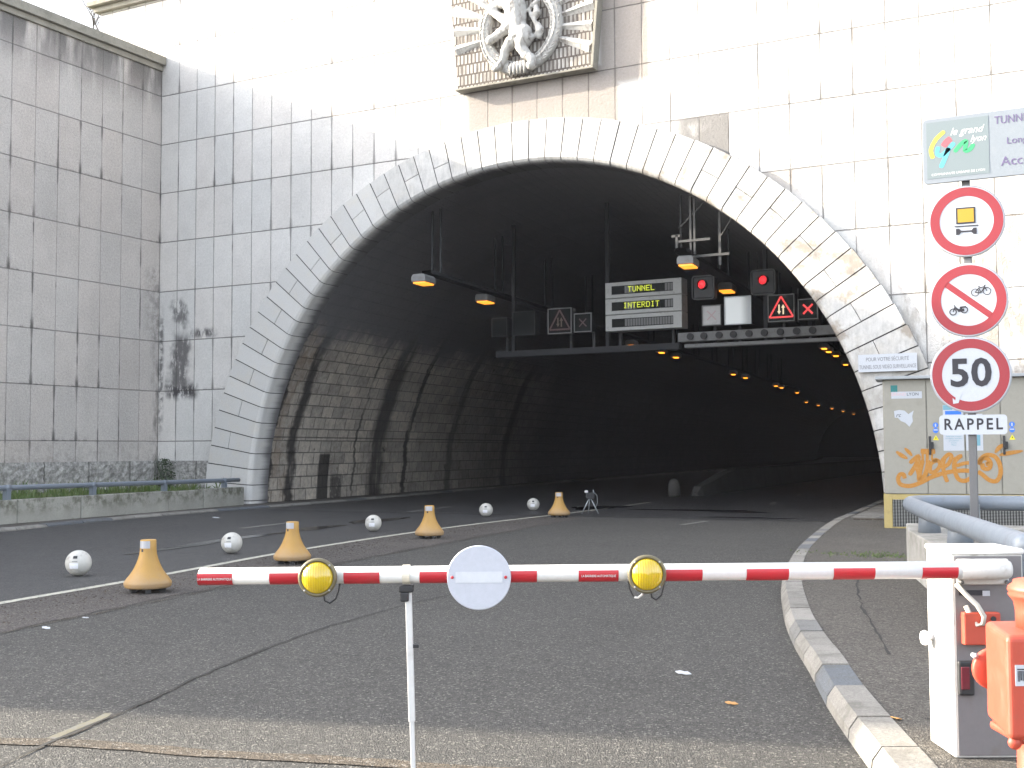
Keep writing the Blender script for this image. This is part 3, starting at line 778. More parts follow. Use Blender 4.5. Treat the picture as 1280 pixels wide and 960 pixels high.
for i in range(170):
    s = rnd.uniform(.3, 14); base = pp(s, -.3, .45); f = rnd.random(); x = .1 + (base[0]-.2)*f; y = base[1]*f + (-.05-s)*(1-f); n_ = rnd.randint(3, 7)
    for k in range(n_):
        h = rnd.uniform(.12, .42); lx, ly = rnd.uniform(-.14, .14), rnd.uniform(-.14, .14); a = rnd.uniform(0, 6.28); w = .012
        mb.face([(x+w*cos(a), y+w*sin(a), .45), (x-w*cos(a), y-w*sin(a), .45), (x+lx*.5-w*cos(a), y+ly*.5, .45+h*.65), (x+lx, y+ly, .45+h)])
tag(mb.build('grass', M_GRASS), 'green grass and moss growing in the planting bed', 'grass', kind='stuff')
# climbing weed in the corner
weed = thing('ivy_plant', 'dark ivy plant climbing at the foot of the wall corner', 'plant', (.55, -.3, .46))
mb = MB(); rnd = random.Random(9)
for k in range(9):
    p = Vector((rnd.uniform(-.3, .3), 0, 0)); pts = [tuple(p)]
    for j in range(6): p = p + Vector((rnd.uniform(-.10, .06), rnd.uniform(0, .03), rnd.uniform(.08, .22))); pts.append(tuple(p))
    mb.tube(pts, [.012 - .0015*i for i in range(7)], 5)
mb.build('stem', M_IVY, weed)
mb = MB()
for i in range(420):
    z = rnd.random() ** 1.6 * .85; x = rnd.gauss(0, .22 - .15*z); y = rnd.uniform(-.1, .2); r = rnd.uniform(.02, .045)
    u = Vector((rnd.gauss(0, 1), rnd.gauss(0, 1), rnd.gauss(0, 1))).normalized(); v = u.orthogonal().normalized(); c = Vector((x, y, z))
    mb.face([tuple(c+u*r), tuple(c+v*r*.7), tuple(c-u*r), tuple(c-v*r*.7)])
mb.build('foliage', M_IVY, weed)

# bare trees on the hill
def bark(name): g = Mat(name, (.13, .11, .10), .9); n = g.noise(12, 4); g.color(g.mix(n, (.09, .075, .07), (.2, .18, .165))); return g.m
M_BARK = bark('bare_bark')
def bare_tree(loc, h, seed, label):
    t = thing('bare_tree', label, 'tree', loc, 0, 'bare trees beyond the retaining wall'); rnd = random.Random(seed); tr = MB(); cr = MB()
    def grow(p, d, L, r, lev):
        pts = [p]; rs = [r]; n = 5
        for i in range(n):
            d = (d + Vector((rnd.gauss(0, .12), rnd.gauss(0, .12), rnd.gauss(.03, .07)))).normalized(); p = p + d*L/n; pts.append(p); rs.append(r*(1 - .55*(i+1)/n))
        (tr if lev == 0 else cr).tube(pts, rs, 7 if lev < 2 else 4)
        if lev >= 4: return
        for k in range((7, 6, 5, 4)[lev]):
            i = rnd.randint(2 if lev == 0 else 1, n); q = pts[i]; ax = Vector((rnd.gauss(0, 1), rnd.gauss(0, 1), rnd.gauss(0, .5))).normalized()
            grow(q, (d*.75 + ax*.75 + Vector((0, 0, .25))).normalized(), L*rnd.uniform(.5, .72), rs[i]*.62, lev+1)
    grow(Vector((0, 0, 0)), Vector((0, 0, 1)), h*.42, h*.018, 0)
    tr.build('trunk', M_BARK, t); cr.build('branches', M_BARK, t)
bare_tree((-8.2, 4.2, 14.8), 5.2, 3, 'bare twiggy tree nearest the portal corner, above the retaining wall')
bare_tree((-12.5, 7.0, 14.8), 6.5, 8, 'bare twiggy tree farther left behind the wall coping')
shed = thing('roof_ridge', 'small dark sloping roof end between wall coping and portal corner', 'roof', (-3.6, 2.4, 13))
mb = MB(); mb.prism([(-1.7, 0), (1.2, 0), (1.2, 2.05), (.95, 2.1)], 0, 1.6); mb.build('gable', M_CONC, shed)
mb = MB(); mb.prism([(-2.0, .0), (-1.85, -.03), (1.15, 2.12), (1.15, 2.3)], -.2, 1.8); mb.build('roof_slab', paint('slate_dark', (.05, .05, .07), .5), shed)

# ------------------------------------------------------------------ coat of arms relief
em = thing('stone_relief', 'carved stone relief of a rampant lion in a wreath high above the arch', 'stone relief', (0, 0, 0))
YP = -.28
mb = MB(); mb.prism([(10.42, 10.69), (14.22, 10.69), (14.50, 13.9), (10.15, 13.9)], -.20, -.002)
mb.build('backplate', M_RBACK, em, .01)
mb = MB(); mb.prism([(10.40, 10.67), (14.26, 10.67), (14.26, 10.72), (10.40, 10.72)], -.30, -.003); mb.prism([(14.19, 10.722), (14.26, 10.722), (14.54, 13.95), (14.47, 13.95)], -.30, -.003)
mb.build('frame', M_COPING, em, .01)
WC = (12.27, 12.0)
mb = MB()   # rays
def edge_hit(a):
    dx, dz = cos(a), sin(a); best = 99
    for (x0, z0, x1, z1) in ((10.46, 10.78, 10.25, 13.9), (14.12, 10.78, 14.40, 13.9), (10.46, 10.78, 14.12, 10.78), (10.25, 13.9, 14.40, 13.9)):
        ex, ez = x1-x0, z1-z0; den = dx*ez - dz*ex
        if abs(den) < 1e-6: continue
        s = ((x0-WC[0])*ez - (z0-WC[1])*ex)/den; q = ((x0-WC[0])*dz - (z0-WC[1])*dx)/den
        if s > 0 and -.01 <= q <= 1.01: best = min(best, s)
    return best
for k in range(24):
    a = 2*pi*(k+.5)/24
    if -2.75 < atan2(sin(a), cos(a)) < -.40: continue
    R1_ = edge_hit(a); r0 = 1.05
    if R1_ < r0 + .1 or R1_ > 9: continue
    c, s = cos(a), sin(a); w0, w1 = .075, .125*R1_/1.6
    def P(r, w, y): return (WC[0]+r*c - w*s, y, WC[1]+r*s + w*c)
    A = [P(r0, -w0, -.19), P(r0, 0, -.27), P(r0, w0, -.19)]; B = [P(R1_, -w1, -.19), P(R1_, 0, -.285), P(R1_, w1, -.19)]
    mb.face([A[0], A[1], B[1], B[0]]); mb.face([A[1], A[2], B[2], B[1]]); mb.face([B[0], B[1], B[2]])
mb.build('rays', M_RELIEF, em, fix=True)
mb = MB(); rnd = random.Random(6)   # wreath made of overlapping leaves
for k in range(66):
    a = 2*pi*k/66 + rnd.uniform(-.02, .02)
    for q in (-1, 1, 0):
        r = 1.0 + q*.10; c = Vector((WC[0] + r*cos(a), -.315 - (.03 if q == 0 else 0), WC[1] + r*sin(a)))
        t = Vector((-sin(a), 0, cos(a))) * (1 if a % (2*pi) < pi*1.5 and a > -pi/2 else 1); nr = Vector((cos(a), 0, sin(a)))
        d = (t + nr*q*.55).normalized(); w = d.cross(Vector((0, 1, 0))).normalized(); l = rnd.uniform(.085, .115)
        tip = c + d*l; back = c - d*l*.7
        mb.face([tuple(back), tuple(c + w*.045), tuple(tip), tuple(c + Vector((0, -.035, 0)))]); mb.face([tuple(back), tuple(c + Vector((0, -.035, 0))), tuple(tip), tuple(c - w*.045)])
rows = []
for k in range(49):
    a = 2*pi*k/48; rows.append([(WC[0] + (1.0+.17*cos(b))*cos(a), -.22 - .12*sin(b), WC[1] + (1.0+.17*cos(b))*sin(a)) for b in [2*pi*j/10 for j in range(10)]])
mb.smooth = True; mb.grid(rows, True); mb.smooth = False
# ribbon knot at the bottom
for dx in (-.24, -.14, -.04, .06, .16): mb.tube([(WC[0]+dx, -.33, 10.82), (WC[0]+dx+.02, -.36, 11.0), (WC[0]+dx*.8, -.33, 11.12)], [.04, .055, .045], 7)
mb.build('wreath', M_RELIEF, em)
def LQ(X, Y, y=-.34):   # sculptor's grid: traced drawing units to metres on the plaque
    px = 560 + X/6.4; py = Y/6.4; return (10.54 + (px-575)*.0221, y, 11.99 + (35 - (py + .165*(px-650)))*.0203)
mb = MB()
def limb(pts, rs, y=-.34, n=10):
    pts = [LQ(*p, y) if len(p) == 2 else LQ(p[0], p[1], p[2]) for p in pts]; rr = [r*.0039 for r in rs]
    # rounded ends
    a, b = Vector(pts[0]), Vector(pts[-1]); d0 = (a - Vector(pts[1])).normalized(); d1 = (b - Vector(pts[-2])).normalized()
    pts = [tuple(a + d0*rr[0]*.7)] + pts + [tuple(b + d1*rr[-1]*.7)]; rr = [rr[0]*.45] + rr + [rr[-1]*.45]
    mb.tube(pts, rr, n)
limb([(520, -110), (540, -30), (570, 60), (585, 150), (590, 230), (600, 300)], [62, 74, 76, 66, 58, 62])
limb([(470, -150), (520, -130), (560, -100)], [42, 60, 55])                               # head and mane
limb([(470, -150), (430, -120), (415, -112)], [38, 26, 20])                                # muzzle
limb([(500, -195), (505, -180)], [12, 16]); limb([(540, -185), (530, -170)], [12, 16])   # ears
limb([(540, 20), (470, 40), (400, 30), (365, -40)], [40, 30, 25, 24], -.38)                # raised foreleg
limb([(540, 190), (470, 150), (410, 110), (385, 85)], [38, 30, 26, 30], -.37)
limb([(545, 210), (480, 250), (410, 300), (362, 328)], [44, 34, 28, 30], -.38)             # lower foreleg
limb([(640, 250), (650, 320), (625, 390), (660, 440), (715, 480), (700, 530)], [56, 58, 42, 34, 30, 36], -.38)   # near hind leg
limb([(590, 290), (530, 350), (490, 410), (470, 490), (430, 540), (395, 552)], [48, 42, 32, 27, 26, 24], -.35)   # far hind leg
limb([(650, 270), (715, 300), (755, 250), (735, 190), (700, 130), (680, 80), (710, 45), (755, 10)], [20, 16, 15, 14, 14, 14, 14, 16], -.33)
limb([(755, 300), (765, 240), (745, 190)], [20, 30, 14], -.32)
limb([(735, 60), (745, 110), (730, 150)], [16, 28, 12], -.32)
lion = mb.build('lion', M_RELIEF, em)
rm = lion.modifiers.new('Remesh', 'REMESH'); rm.mode = 'VOXEL'; rm.voxel_size = .028; rm.use_smooth_shade = True
tx = bpy.data.textures.new('fur', 'CLOUDS'); tx.noise_scale = .08
dm = lion.modifiers.new('Fur', 'DISPLACE'); dm.texture = tx; dm.strength = .035; dm.mid_level = .5

# ------------------------------------------------------------------ gantry and signals in the tunnel (y = 5)
GY = 5.0
M_GLOOM = Mat('gloom_dark_metal', (.042, .042, .045), .9, 0, .05).m  # tunnel gloom put into the colour of beam, hangers and trays
gan = thing('gantry', 'long grey gantry beam with a row of round bulbs hung across the tunnel', 'gantry', (0, GY, 0))
mb = MB(); mb.box(8.6, 14.38, .05, .3, 4.28, 4.46); mb.build('dark_beam', M_GLOOM, gan, .01)
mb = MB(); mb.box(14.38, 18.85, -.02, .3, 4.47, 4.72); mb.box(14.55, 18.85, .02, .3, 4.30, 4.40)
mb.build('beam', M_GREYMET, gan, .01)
mb = MB()
for x in (8.95, 11.06, 11.78, 12.6, 14.2, 15.4, 16.1, 17.3, 18.0): mb = MB(); mb.box(x-.04, x+.04, .12, .2, 4.3, 4.95 if x < 12 else 5.4); mb.build('upright', M_DARKMET if 8 < x < 12 else M_GLOOM, gan)
for x in (9.15, 12.2, 16.8): mb = MB(); mb.box(x-.05, x+.05, .14, .24, 4.4, sqrt(max(0, R2**2 - (x-cx_at(GY))**2)) + .02); mb.build('hanger', M_GLOOM, gan)
for x in (14.75, 15.14, 15.57, 15.97, 16.4, 16.82, 17.25, 17.68, 18.1):
    mb = MB(); mb.lathe([(.02, -.09), (.075, -.075), (.095, -.02), (.095, .03)][::-1], 16, (x, -.05, 4.60), 'y'); mb.build('bulb', M_DARKMET, gan)
mb = MB()
vms = thing('message_sign', 'grey variable message sign reading TUNNEL INTERDIT', 'message sign', (0, GY, 0))
mb = MB()
for z0, z1 in ((5.78, 6.225), (5.315, 5.765), (4.85, 5.30)): mb.box(12.30, 14.58, -.22, .25, z0, z1)
mb.build('housing', paint('sign_housing_grey', (.40, .40, .39), .6, 0, .25), vms, .012)
mb = MB()
for z in (6.0, 5.54, 5.07): mb.box(12.50, 14.33, -.228, -.21, z-.12, z+.12)
mb.build('display', M_GLASSY, vms)
M_CELL = paint('cell_grey', (.13, .13, .13), .5)
for z in (6.0, 5.54, 5.07):
    for k in range(18):
        if z > 5.5 and 3 < k < 15: continue
        x = 12.9 + k*.08
        if x < 14.3: mb = MB(); mb.box(x, x+.065, -.234, -.226, z-.10, z+.10); mb.build('unlit_cell', M_CELL, vms)
FONT = {'T':'11111 00100 00100 00100 00100 00100 00100','U':'10001 10001 10001 10001 10001 10001 01110','N':'10001 11001 10101 10101 10011 10001 10001','E':'11111 10000 10000 11110 10000 10000 11111','L':'10000 10000 10000 10000 10000 10000 11111','I':'01110 00100 00100 00100 00100 00100 01110','R':'11110 10001 10001 11110 10100 10010 10001','D':'11110 10001 10001 10001 10001 10001 11110'}
mb = MB()
def led(word, x, z, p=.0225):
    for ch in word:
        for r, row in enumerate(FONT[ch].split()):
            for c, b in enumerate(row):
                if b == '1': mb.box(x + c*p, x + c*p + p*.86, -.242, -.235, z - r*p - p*.86, z - r*p)
        x += 6.1*p
led('TUNNEL', 13.0, 6.085); led('INTERDIT', 12.86, 5.63)
mb.build('lettering', M_LEDY, vms)
def panel_sign(name, label, cat, x0, x1, z0, z1, face, group=None, frame=None):
    t = thing(name, label, cat, ((x0+x1)/2, GY, z0), 0, group); w = (x1-x0)/2; h = z1-z0
    mb = MB(); mb.box(-w, w, -.10, .2, 0, h); mb.build('housing', M_DARKMET if face is not M_WHITE_D else M_GREYMET, t, .02)
    mb = MB(); e = .028
    for a in ((-w, w, 0, e), (-w, w, h-e, h), (-w, -w+e, e, h-e), (w-e, w, e, h-e)): mb.box(a[0], a[1], -.135, -.102, a[2], a[3])
    mb.build('frame', frame or M_GREYMET, t, .005)
    mb = MB(); mb.box(-w+e, w-e, -.118, -.103, e, h-e); mb.build('face', face, t)
    return t, w, h
def cross(t, w, h, mat, s=.30, bw=.06, y=-.122):
    mb = MB()
    for sg in (-1, 1):
        mb.M = Matrix.Translation((0, 0, h/2)) @ Matrix.Rotation(sg*pi/4, 4, 'Y'); mb.box(-s*1.18*h, s*1.18*h, y - (.006 if sg > 0 else .003), y, -bw/2, bw/2)
    mb.build('cross_symbol', mat, t)
def warn(t, w, h, mr, mw):
    mb = MB(); R_ = h*.50; c = (0, h*.42); P = [(c[0] + R_*cos(a), c[1] + R_*sin(a)) for a in (pi/2, pi/2+2*pi/3, pi/2+4*pi/3)]
    for i in range(3):
        a, b = Vector((P[i][0], P[i][1])), Vector((P[(i+1)%3][0], P[(i+1)%3][1])); d = (b-a).normalized(); n = Vector((-d.y, d.x))*.022
        mb.prism([tuple(a+n), tuple(b+n), tuple(b-n), tuple(a-n)], -.126 + i*.001, -.12 + i*.001)
    mb.build('red_triangle', mr, t)
    mb = MB()
    for sx_, up in ((-.055, False), (.055, True)):
        zz = h*.27; H_ = h*.36; th = .018
        mb.box(sx_-th, sx_+th, -.126, -.121, zz + (0 if up else H_*.25), zz + H_*(.75 if up else 1))
        tip = zz + (H_ if up else 0); bs = zz + (H_*.66 if up else H_*.34)
        mb.prism([(sx_, tip), (sx_+.05, bs), (sx_-.05, bs)], -.127, -.1215)
    mb.build('arrow', mw, t)
M_PANEL_DIRTY = paint('dusty_pale_panel', (.46, .45, .45), .45, 0, .35, (.2, .2, .2), 3)
M_PANEL_SILV = Mat('silvery_panel', (.55, .57, .58), .35, .3)
_x, _y, _z = M_PANEL_SILV.ob('Generated'); M_PANEL_SILV.color(M_PANEL_SILV.mix(_x.ss(.55, .95) * .75, (.55, .57, .58), (.16, .17, .18))); M_PANEL_SILV = M_PANEL_SILV.m
t, w, h = panel_sign('lane_signal', 'pale washed-out lane signal square with a faint pink cross', 'lane signal', 15.12, 15.66, 4.86, 5.42, M_PANEL_DIRTY); cross(t, w, h, Mat('faint_pink', (.46, .33, .34), .5).m, .26, .03)
panel_sign('blank_signal', 'blank silvery signal panel between pale cross and lit triangle', 'signal panel', 15.75, 16.50, 4.85, 5.62, M_PANEL_SILV, frame=M_STEEL)
t, w, h = panel_sign('warning_signal', 'lit red triangle signal with two white arrows, right side of the gantry', 'warning signal', 16.94, 17.66, 4.86, 5.59, M_GLASSY); warn(t, w, h, M_LEDR, M_LEDW)
t, w, h = panel_sign('lane_signal', 'black lane signal with a bright red cross beside the arch edge', 'lane signal', 17.74, 18.27, 4.88, 5.43, M_GLASSY); cross(t, w, h, M_LEDR, .27, .05)
t, w, h = panel_sign('warning_signal', 'dim red triangle signal with two arrows, left half of the gantry', 'warning signal', 10.43, 11.20, 4.87, 5.62, M_GLASSY); warn(t, w, h, M_LEDR_DIM, M_LEDW_DIM)
t, w, h = panel_sign('lane_signal', 'dark lane signal with a barely visible dim red cross', 'lane signal', 11.27, 11.83, 4.88, 5.43, M_GLASSY); cross(t, w, h, M_LEDR_DIM, .24, .03)
panel_sign('blank_signal', 'larger unlit black signal panel at the dark left end of the gantry', 'signal panel', 9.27, 10.02, 4.88, 5.60, M_GLASSY, frame=M_DARKMET)
panel_sign('blank_signal', 'smaller unlit black signal panel, leftmost on the gantry', 'signal panel', 8.56, 9.09, 4.88, 5.45, M_GLASSY, frame=M_DARKMET)
def red_light(x0, x1, z0, z1, lx, lz, label):
    t = thing('traffic_light', label, 'traffic light', ((x0+x1)/2, GY, z0), 0, 'red stop lights above the tunnel lanes'); w = (x1-x0)/2; h = z1-z0
    mb = MB(); mb.box(-w, w, -.1, .2, 0, h); mb.build('housing', M_BLACK, t, .05)
    mb = MB(); ringp(mb, lx, lz, .12, .145, -.2, -.1, 24); mb.build('hood', M_DARKMET, t)
    mb = MB(); mb.lathe([(.118, -.0), (.1, .03), (.05, .045), (.003, .05)], 24, (lx, -.102, lz), 'y'); mb.build('lens', M_REDLAMP, t)
    mb = MB(); e = .022
    pts = []
    for cx, cz, a0_ in ((w-.08, h-.08, 0), (-w+.08, h-.08, pi/2), (-w+.08, .08, pi), (w-.08, .08, 3*pi/2)):
        for k in range(5): pts.append((cx + .08*cos(a0_+k*pi/8), -.12, cz + .08*sin(a0_+k*pi/8)))
    pts.append(pts[0]); mb.tube(pts, .013, 6, cap=False); mb.build('frame', M_GREYMET, t)
    t.children[0].name
red_light(14.85, 15.47, 5.60, 6.24, -.03, .40, 'red stop light in a rounded black box beside the message sign')
red_light(16.50, 17.15, 5.62, 6.28, .0, .38, 'red stop light in a black box above the lit triangle signal')

# lamps and cable trays
def lamp(x, y, z, label=None, mat=M_SODIUM, k=1.0):
    t = thing('tunnel_lamp', label, 'lamp', (x, y, z), RAD(6.4), 'sodium lamps along the tunnel ceiling')
    mb = MB(); mb.prism([(-.20, .0), (.20, .0), (.20, .14), (.15, .20), (-.15, .20), (-.20, .14)], -.32, .32); mb.build('housing', M_GREYMET, t, .01)
    mb = MB(); mb.box(-.17*k, .17*k, -.28*k, .28*k, -.045, -.003); mb.build('glass', mat, t, .01)
    return t
PROTO = lamp(9.04, .35, 5.92, 'orange sodium lamp in the left row nearest the tunnel mouth')
FARP = None
for i, (x, y) in enumerate([(8.51, 4.61), (6.67, 20.42), (6.41, 24.57), (5.99, 27.57), (4.4, 41.5), (4.0, 45.2), (3.04, 55.46), (2.73, 58.03), (1.74, 66.12), (-2.47, 85.59), (-3.52, 94.54), (-4.59, 105.05), (-5.75, 115.72), (-6.96, 127.01)]):
    lab = 'second sodium lamp of the left row in the tunnel' if i == 0 else ('small glowing orange lamp deep in the left row below the message sign' if i < 4 else 'tiny orange lamp far down the tunnel')
    if i == 0: copy_tree(PROTO, (x, y, 5.92), lab)
    elif FARP is None: FARP = lamp(x, y, 5.92, lab, M_SODIUM_FAR, .62)
    else: copy_tree(FARP, (x, y, 5.92), lab)
for i, (x, y) in enumerate([(16.11, 1.04), (15.51, 5.9), (13.33, 26.31), (13.1, 28.15), (12.85, 30.66), (11.93, 36.87), (11.3, 44)]):
    copy_tree(PROTO if i < 2 else FARP, (x, y, 5.92), ('orange sodium lamp under the hanger bars at the upper right', 'orange sodium lamp between the two red stop lights')[i] if i < 2 else 'tiny orange lamp near the right edge of the arch opening')
for x0, lab in ((8.95, 'dark cable tray running above the left lamp row'), (16.05, 'dark cable tray running above the right lamp row')):
    t = thing('cable_tray', lab, 'cable tray', (x0, .9, 6.2), 0, 'cable trays over the lamps')
    mb = MB(); mb.grid([[(-.112*y - .15, y, 0), (-.112*y + .15, y, 0), (-.112*y + .15, y, .09), (-.112*y - .15, y, .09)] for y in (-.3, 20, 40, 65)], True, flip=True); mb.build('tray', M_GLOOM, t)
    for k in range(14):
        mb = MB(); y = .3 + k*4.4; xx = -.112*y; zc = sqrt(R2**2 - (x0 + xx - cx_at(y + .9))**2) + AZ0 - 6.2
        mb.box(xx-.16, xx-.11, y-.02, y+.02, .09, zc); mb.box(xx+.11, xx+.16, y-.02, y+.02, .09, zc); mb.build('rod_pair', M_GLOOM, t)
M_BRK = paint('bracket_grey', (.06, .06, .062), .6)
t = thing('service_bracket', 'grey steel hanger bracket under the crown near the right lamps', 'bracket', (16.2, 1.1, 5.9))
mb = MB(); mb.box(-.07, -.02, 0, .05, .3, 2.0); mb.box(.03, .08, 0, .05, .3, 2.0); mb.box(-.35, .45, -.02, .03, .60, .66); mb.box(-.3, .9, .06, .10, .22, .28); mb.box(.62, .68, .1, .15, .0, 1.9)
mb.tube([(-.35, .03, .95), (.55, .03, 1.75)], .025, 6); mb.tube([(.7, .1, .7), (1.2, .1, 1.5)], .025, 6); mb.box(-.42, -.36, -.02, .03, .38, .8); mb.box(-.52, -.3, -.02, .03, .74, .80)
mb.build('bars', M_BRK, t)

# median separator inside the bore
t = thing('concrete_separator', 'dark low concrete separator with a rounded nose inside the tunnel', 'barrier', (12.7, 11.0, 0), RAD(3.5))
mb = MB()
rows = []
for (y, h, w) in ((0, .08, .10), (.3, .30, .22), (1.5, .42, .26), (3, .62, .28), (5, .8, .28), (70, .8, .28)):
    rows.append([(-w, y, 0), (-w*.6, y, h), (w*.6, y, h), (w, y, 0)])
mb.grid(rows, flip=True); mb.face(rows[0]); mb.build('body', M_BARR_T, t)
t = thing('marker_stub', 'small rounded grey marker standing before the tunnel separator', 'bollard', (12.2, 10.4, 0))
mb = MB(); mb.lathe([(.19, 0), (.19, .35), (.15, .5), (.07, .57), (.003, .58)], 18); mb.build('body', M_BARR_T, t)

# ------------------------------------------------------------------ beacons and globes on the road
def beacon():
    t = thing('road_beacon', 'x', 'traffic beacon', (0, 0, 0), 0, 'orange bell-shaped beacons along the white line')
    mb = MB(); mb.lathe([(.15, .055), (.235, .055), (.245, .07), (.252, .10), (.247, .118), (.235, .135), (.218, .16), (.185, .20), (.155, .245), (.128, .30), (.105, .36), (.092, .41), (.086, .46), (.084, .56), (.076, .565), (.01, .565)], 40); mb.build('body', M_CONE, t)
    for k in range(5):
        a = 2*pi*k/5 + .5; mb = MB(); mb.box(-.035, .035, -.03, .03, 0, .06); mb.M = Matrix(); o = mb.build('foot', M_BLACK, t, .008); o.location = (.16*cos(a), .16*sin(a), 0); o.rotation_euler = (0, 0, a)
    mb = MB(); mb.smooth = True
    c = -RAD(86); rows = []
    for z in (.475, .553): rows.append([(.0875*cos(c + a), .0875*sin(c + a), z) for a in [(-.62 + 1.55*k/10) for k in range(11)]])
    mb.grid(rows); mb.build('reflector', M_STICK, t)
    mb = MB(); mb.smooth = True; rows = []
    for z in (.438, .468): rows.append([(.0885*cos(c + a), .0885*sin(c + a), z) for a in [(-.2 + .3*k/4) for k in range(5)]])
    mb.grid(rows); mb.build('dark_patch', M_BLACK, t)
    return t
b = beacon(); L4 = ['nearest and biggest orange beacon with a grey reflector patch', 'second orange beacon, just above the left warning lamp of the boom', 'third orange beacon with a white top patch', 'farthest orange beacon, small and faded, beside the little tripod']
for i, (x, y, r) in enumerate(((16.14, -16.35, 0), (15.5, -13.1, -.12), (14.72, -8.4, .15), (14.0, -1.8, .1))):
    o = b if i == 0 else copy_tree(b, None, L4[i]); o['label'] = L4[i]; o.location = (x, y, .0); o.rotation_euler = (0, 0, r)
def globe():
    t = thing('globe_marker', 'x', 'globe', (0, 0, 0), 0, 'white globes in a row on the left lane')
    mb = MB(); mb.lathe([(.155*sin(pi*k/20) + .0005, .155 - .155*cos(pi*k/20)) for k in range(21)], 32, cap=False); mb.build('ball', M_GLOBE, t)
    def patch(name, mat, u0, u1, v0, v1, r=.157):
        mb = MB(); mb.smooth = True; rows = []
        for j in range(5):
            v = v0 + (v1-v0)*j/4; rows.append([(r*cos(v)*cos(-RAD(58)+u), r*cos(v)*sin(-RAD(58)+u), .155 + r*sin(v)) for u in [u0+(u1-u0)*i/6 for i in range(7)]])
        mb.grid(rows); return mb.build(name, mat, t)
    patch('label_plate', paint('label_plate_white', (.72, .72, .75), .3), -.45, .25, -.38, .06)
    patch('dark_mark', M_BLACK, -.2, .18, .42, .66, .1572); patch('dark_mark', M_GREYINK, -.25, .2, .16, .22, .1573)
    return t
gb = globe(); L5 = ['nearest white globe, at the far left of the road', 'second white globe, left of the second orange beacon', 'third white globe, left of the third orange beacon', 'fourth white globe, beyond the third orange beacon', 'farthest white globe, left of the last orange beacon']
for i, (x, y) in enumerate(((14.12, -15.49), (13.68, -12.24), (12.85, -7.4), (12.4, -2.3), (12.12, .6))):
    o = gb if i == 0 else copy_tree(gb, None, L5[i]); o['label'] = L5[i]; o.location = (x, y, .004); o.rotation_euler = (0, 0, (0, -.12, -.05, -.1, -.1)[i])
t = thing('mini_tripod', 'small grey tripod with a dark box on top, past the last beacon', 'tripod', (14.04, -.2, .004), RAD(28))
for k, a in enumerate((pi*.95, -.25, pi*.55)):
    mb = MB(); mb.tube([(.02*cos(a), .02*sin(a), .36), (.20*cos(a), .20*sin(a), .0)], [.016, .013], 6); mb.build('leg', M_STEEL, t)
mb = MB(); mb.box(-.10, .10, -.07, .07, .36, .50); mb.build('box', M_BLACK, t, .01)
mb = MB(); mb.box(-.13, -.05, -.075, .0, .50, .55); mb.build('white_cap', M_WHITE, t, .005)
mb = MB(); mb.box(.07, .085, -.01, .01, .40, .57); mb.tube([(.1, 0, .5), (.17, 0, .42), (.17, 0, .25), (.12, 0, .12)], .006, 5); mb.build('rod', M_STEEL, t)

# ------------------------------------------------------------------ litter and leaves
def leaf(x, y, z, s, rz, mat, label, name='leaf'):
    t = MB(); P = [(-1, 0), (-.4, .5), (.1, .35), (.5, .55), (1, 0), (.4, -.4), (-.2, -.35), (-.5, -.5)]
    t.prism([(a*s, b*s) for a, b in P], 0, s*.1, z=True); o = t.build(name, mat); o.location = (x, y, z); o.rotation_euler = (RAD(12), RAD(8), rz)
    return tag(o, label, name.replace('_', ' '))
M_LEAF = paint('dry_leaf', (.42, .22, .07), .7); M_PAPER = paint('litter_white', (.42, .43, .45), .6)
leaf(23.47, -18.97, .010, .04, .4, M_LEAF, 'dry brown leaf on the carriageway near the sun edge'); leaf(24.5, -19.45, .122, .045, 2, M_LEAF, 'dry orange leaf on the right pavement by the kerb')
leaf(22.89, -18.2, .010, .055, .3, M_PAPER, 'scrap of white paper litter in the middle of the road', 'litter')
leaf(17.33, -18.7, .010, .045, .1, M_PAPER, 'pale flat scrap on the road at the lower left', 'litter'); leaf(17.14, -18.1, .010, .03, .9, M_PAPER, 'small white scrap beside the gritty strip', 'litter')
leaf(7.0, -5.2, .010, .09, .9, M_PAPER, 'tiny white scrap by the left kerb', 'litter')
mb = MB(); rnd = random.Random(12)
for i in range(380):
    x = 22.6 + rnd.gauss(0, .45); y = -9.9 + rnd.gauss(0, .22); h = rnd.uniform(.01, .03); a = rnd.uniform(0, 6.28)
    mb.face([(x+.012*cos(a), y+.012*sin(a), .12), (x-.012*cos(a), y-.012*sin(a), .12), (x+rnd.uniform(-.02, .02), y, .12+h)])
tag(mb.build('moss', M_GRASS), 'thin moss patch on the right pavement', 'moss', kind='stuff')
mb = MB()
for i in range(2600):
    s_ = rnd.uniform(-24, -2); x = xs(LN, s_) + abs(rnd.gauss(.5, .35)); r = rnd.uniform(.002, .007); mb.box(x-r, x+r, s_-r, s_+r*.8, .004, .004+r)
tag(mb.build('grit', M_SEAM), 'loose grit scattered along the strip beside the line', 'grit', kind='stuff')

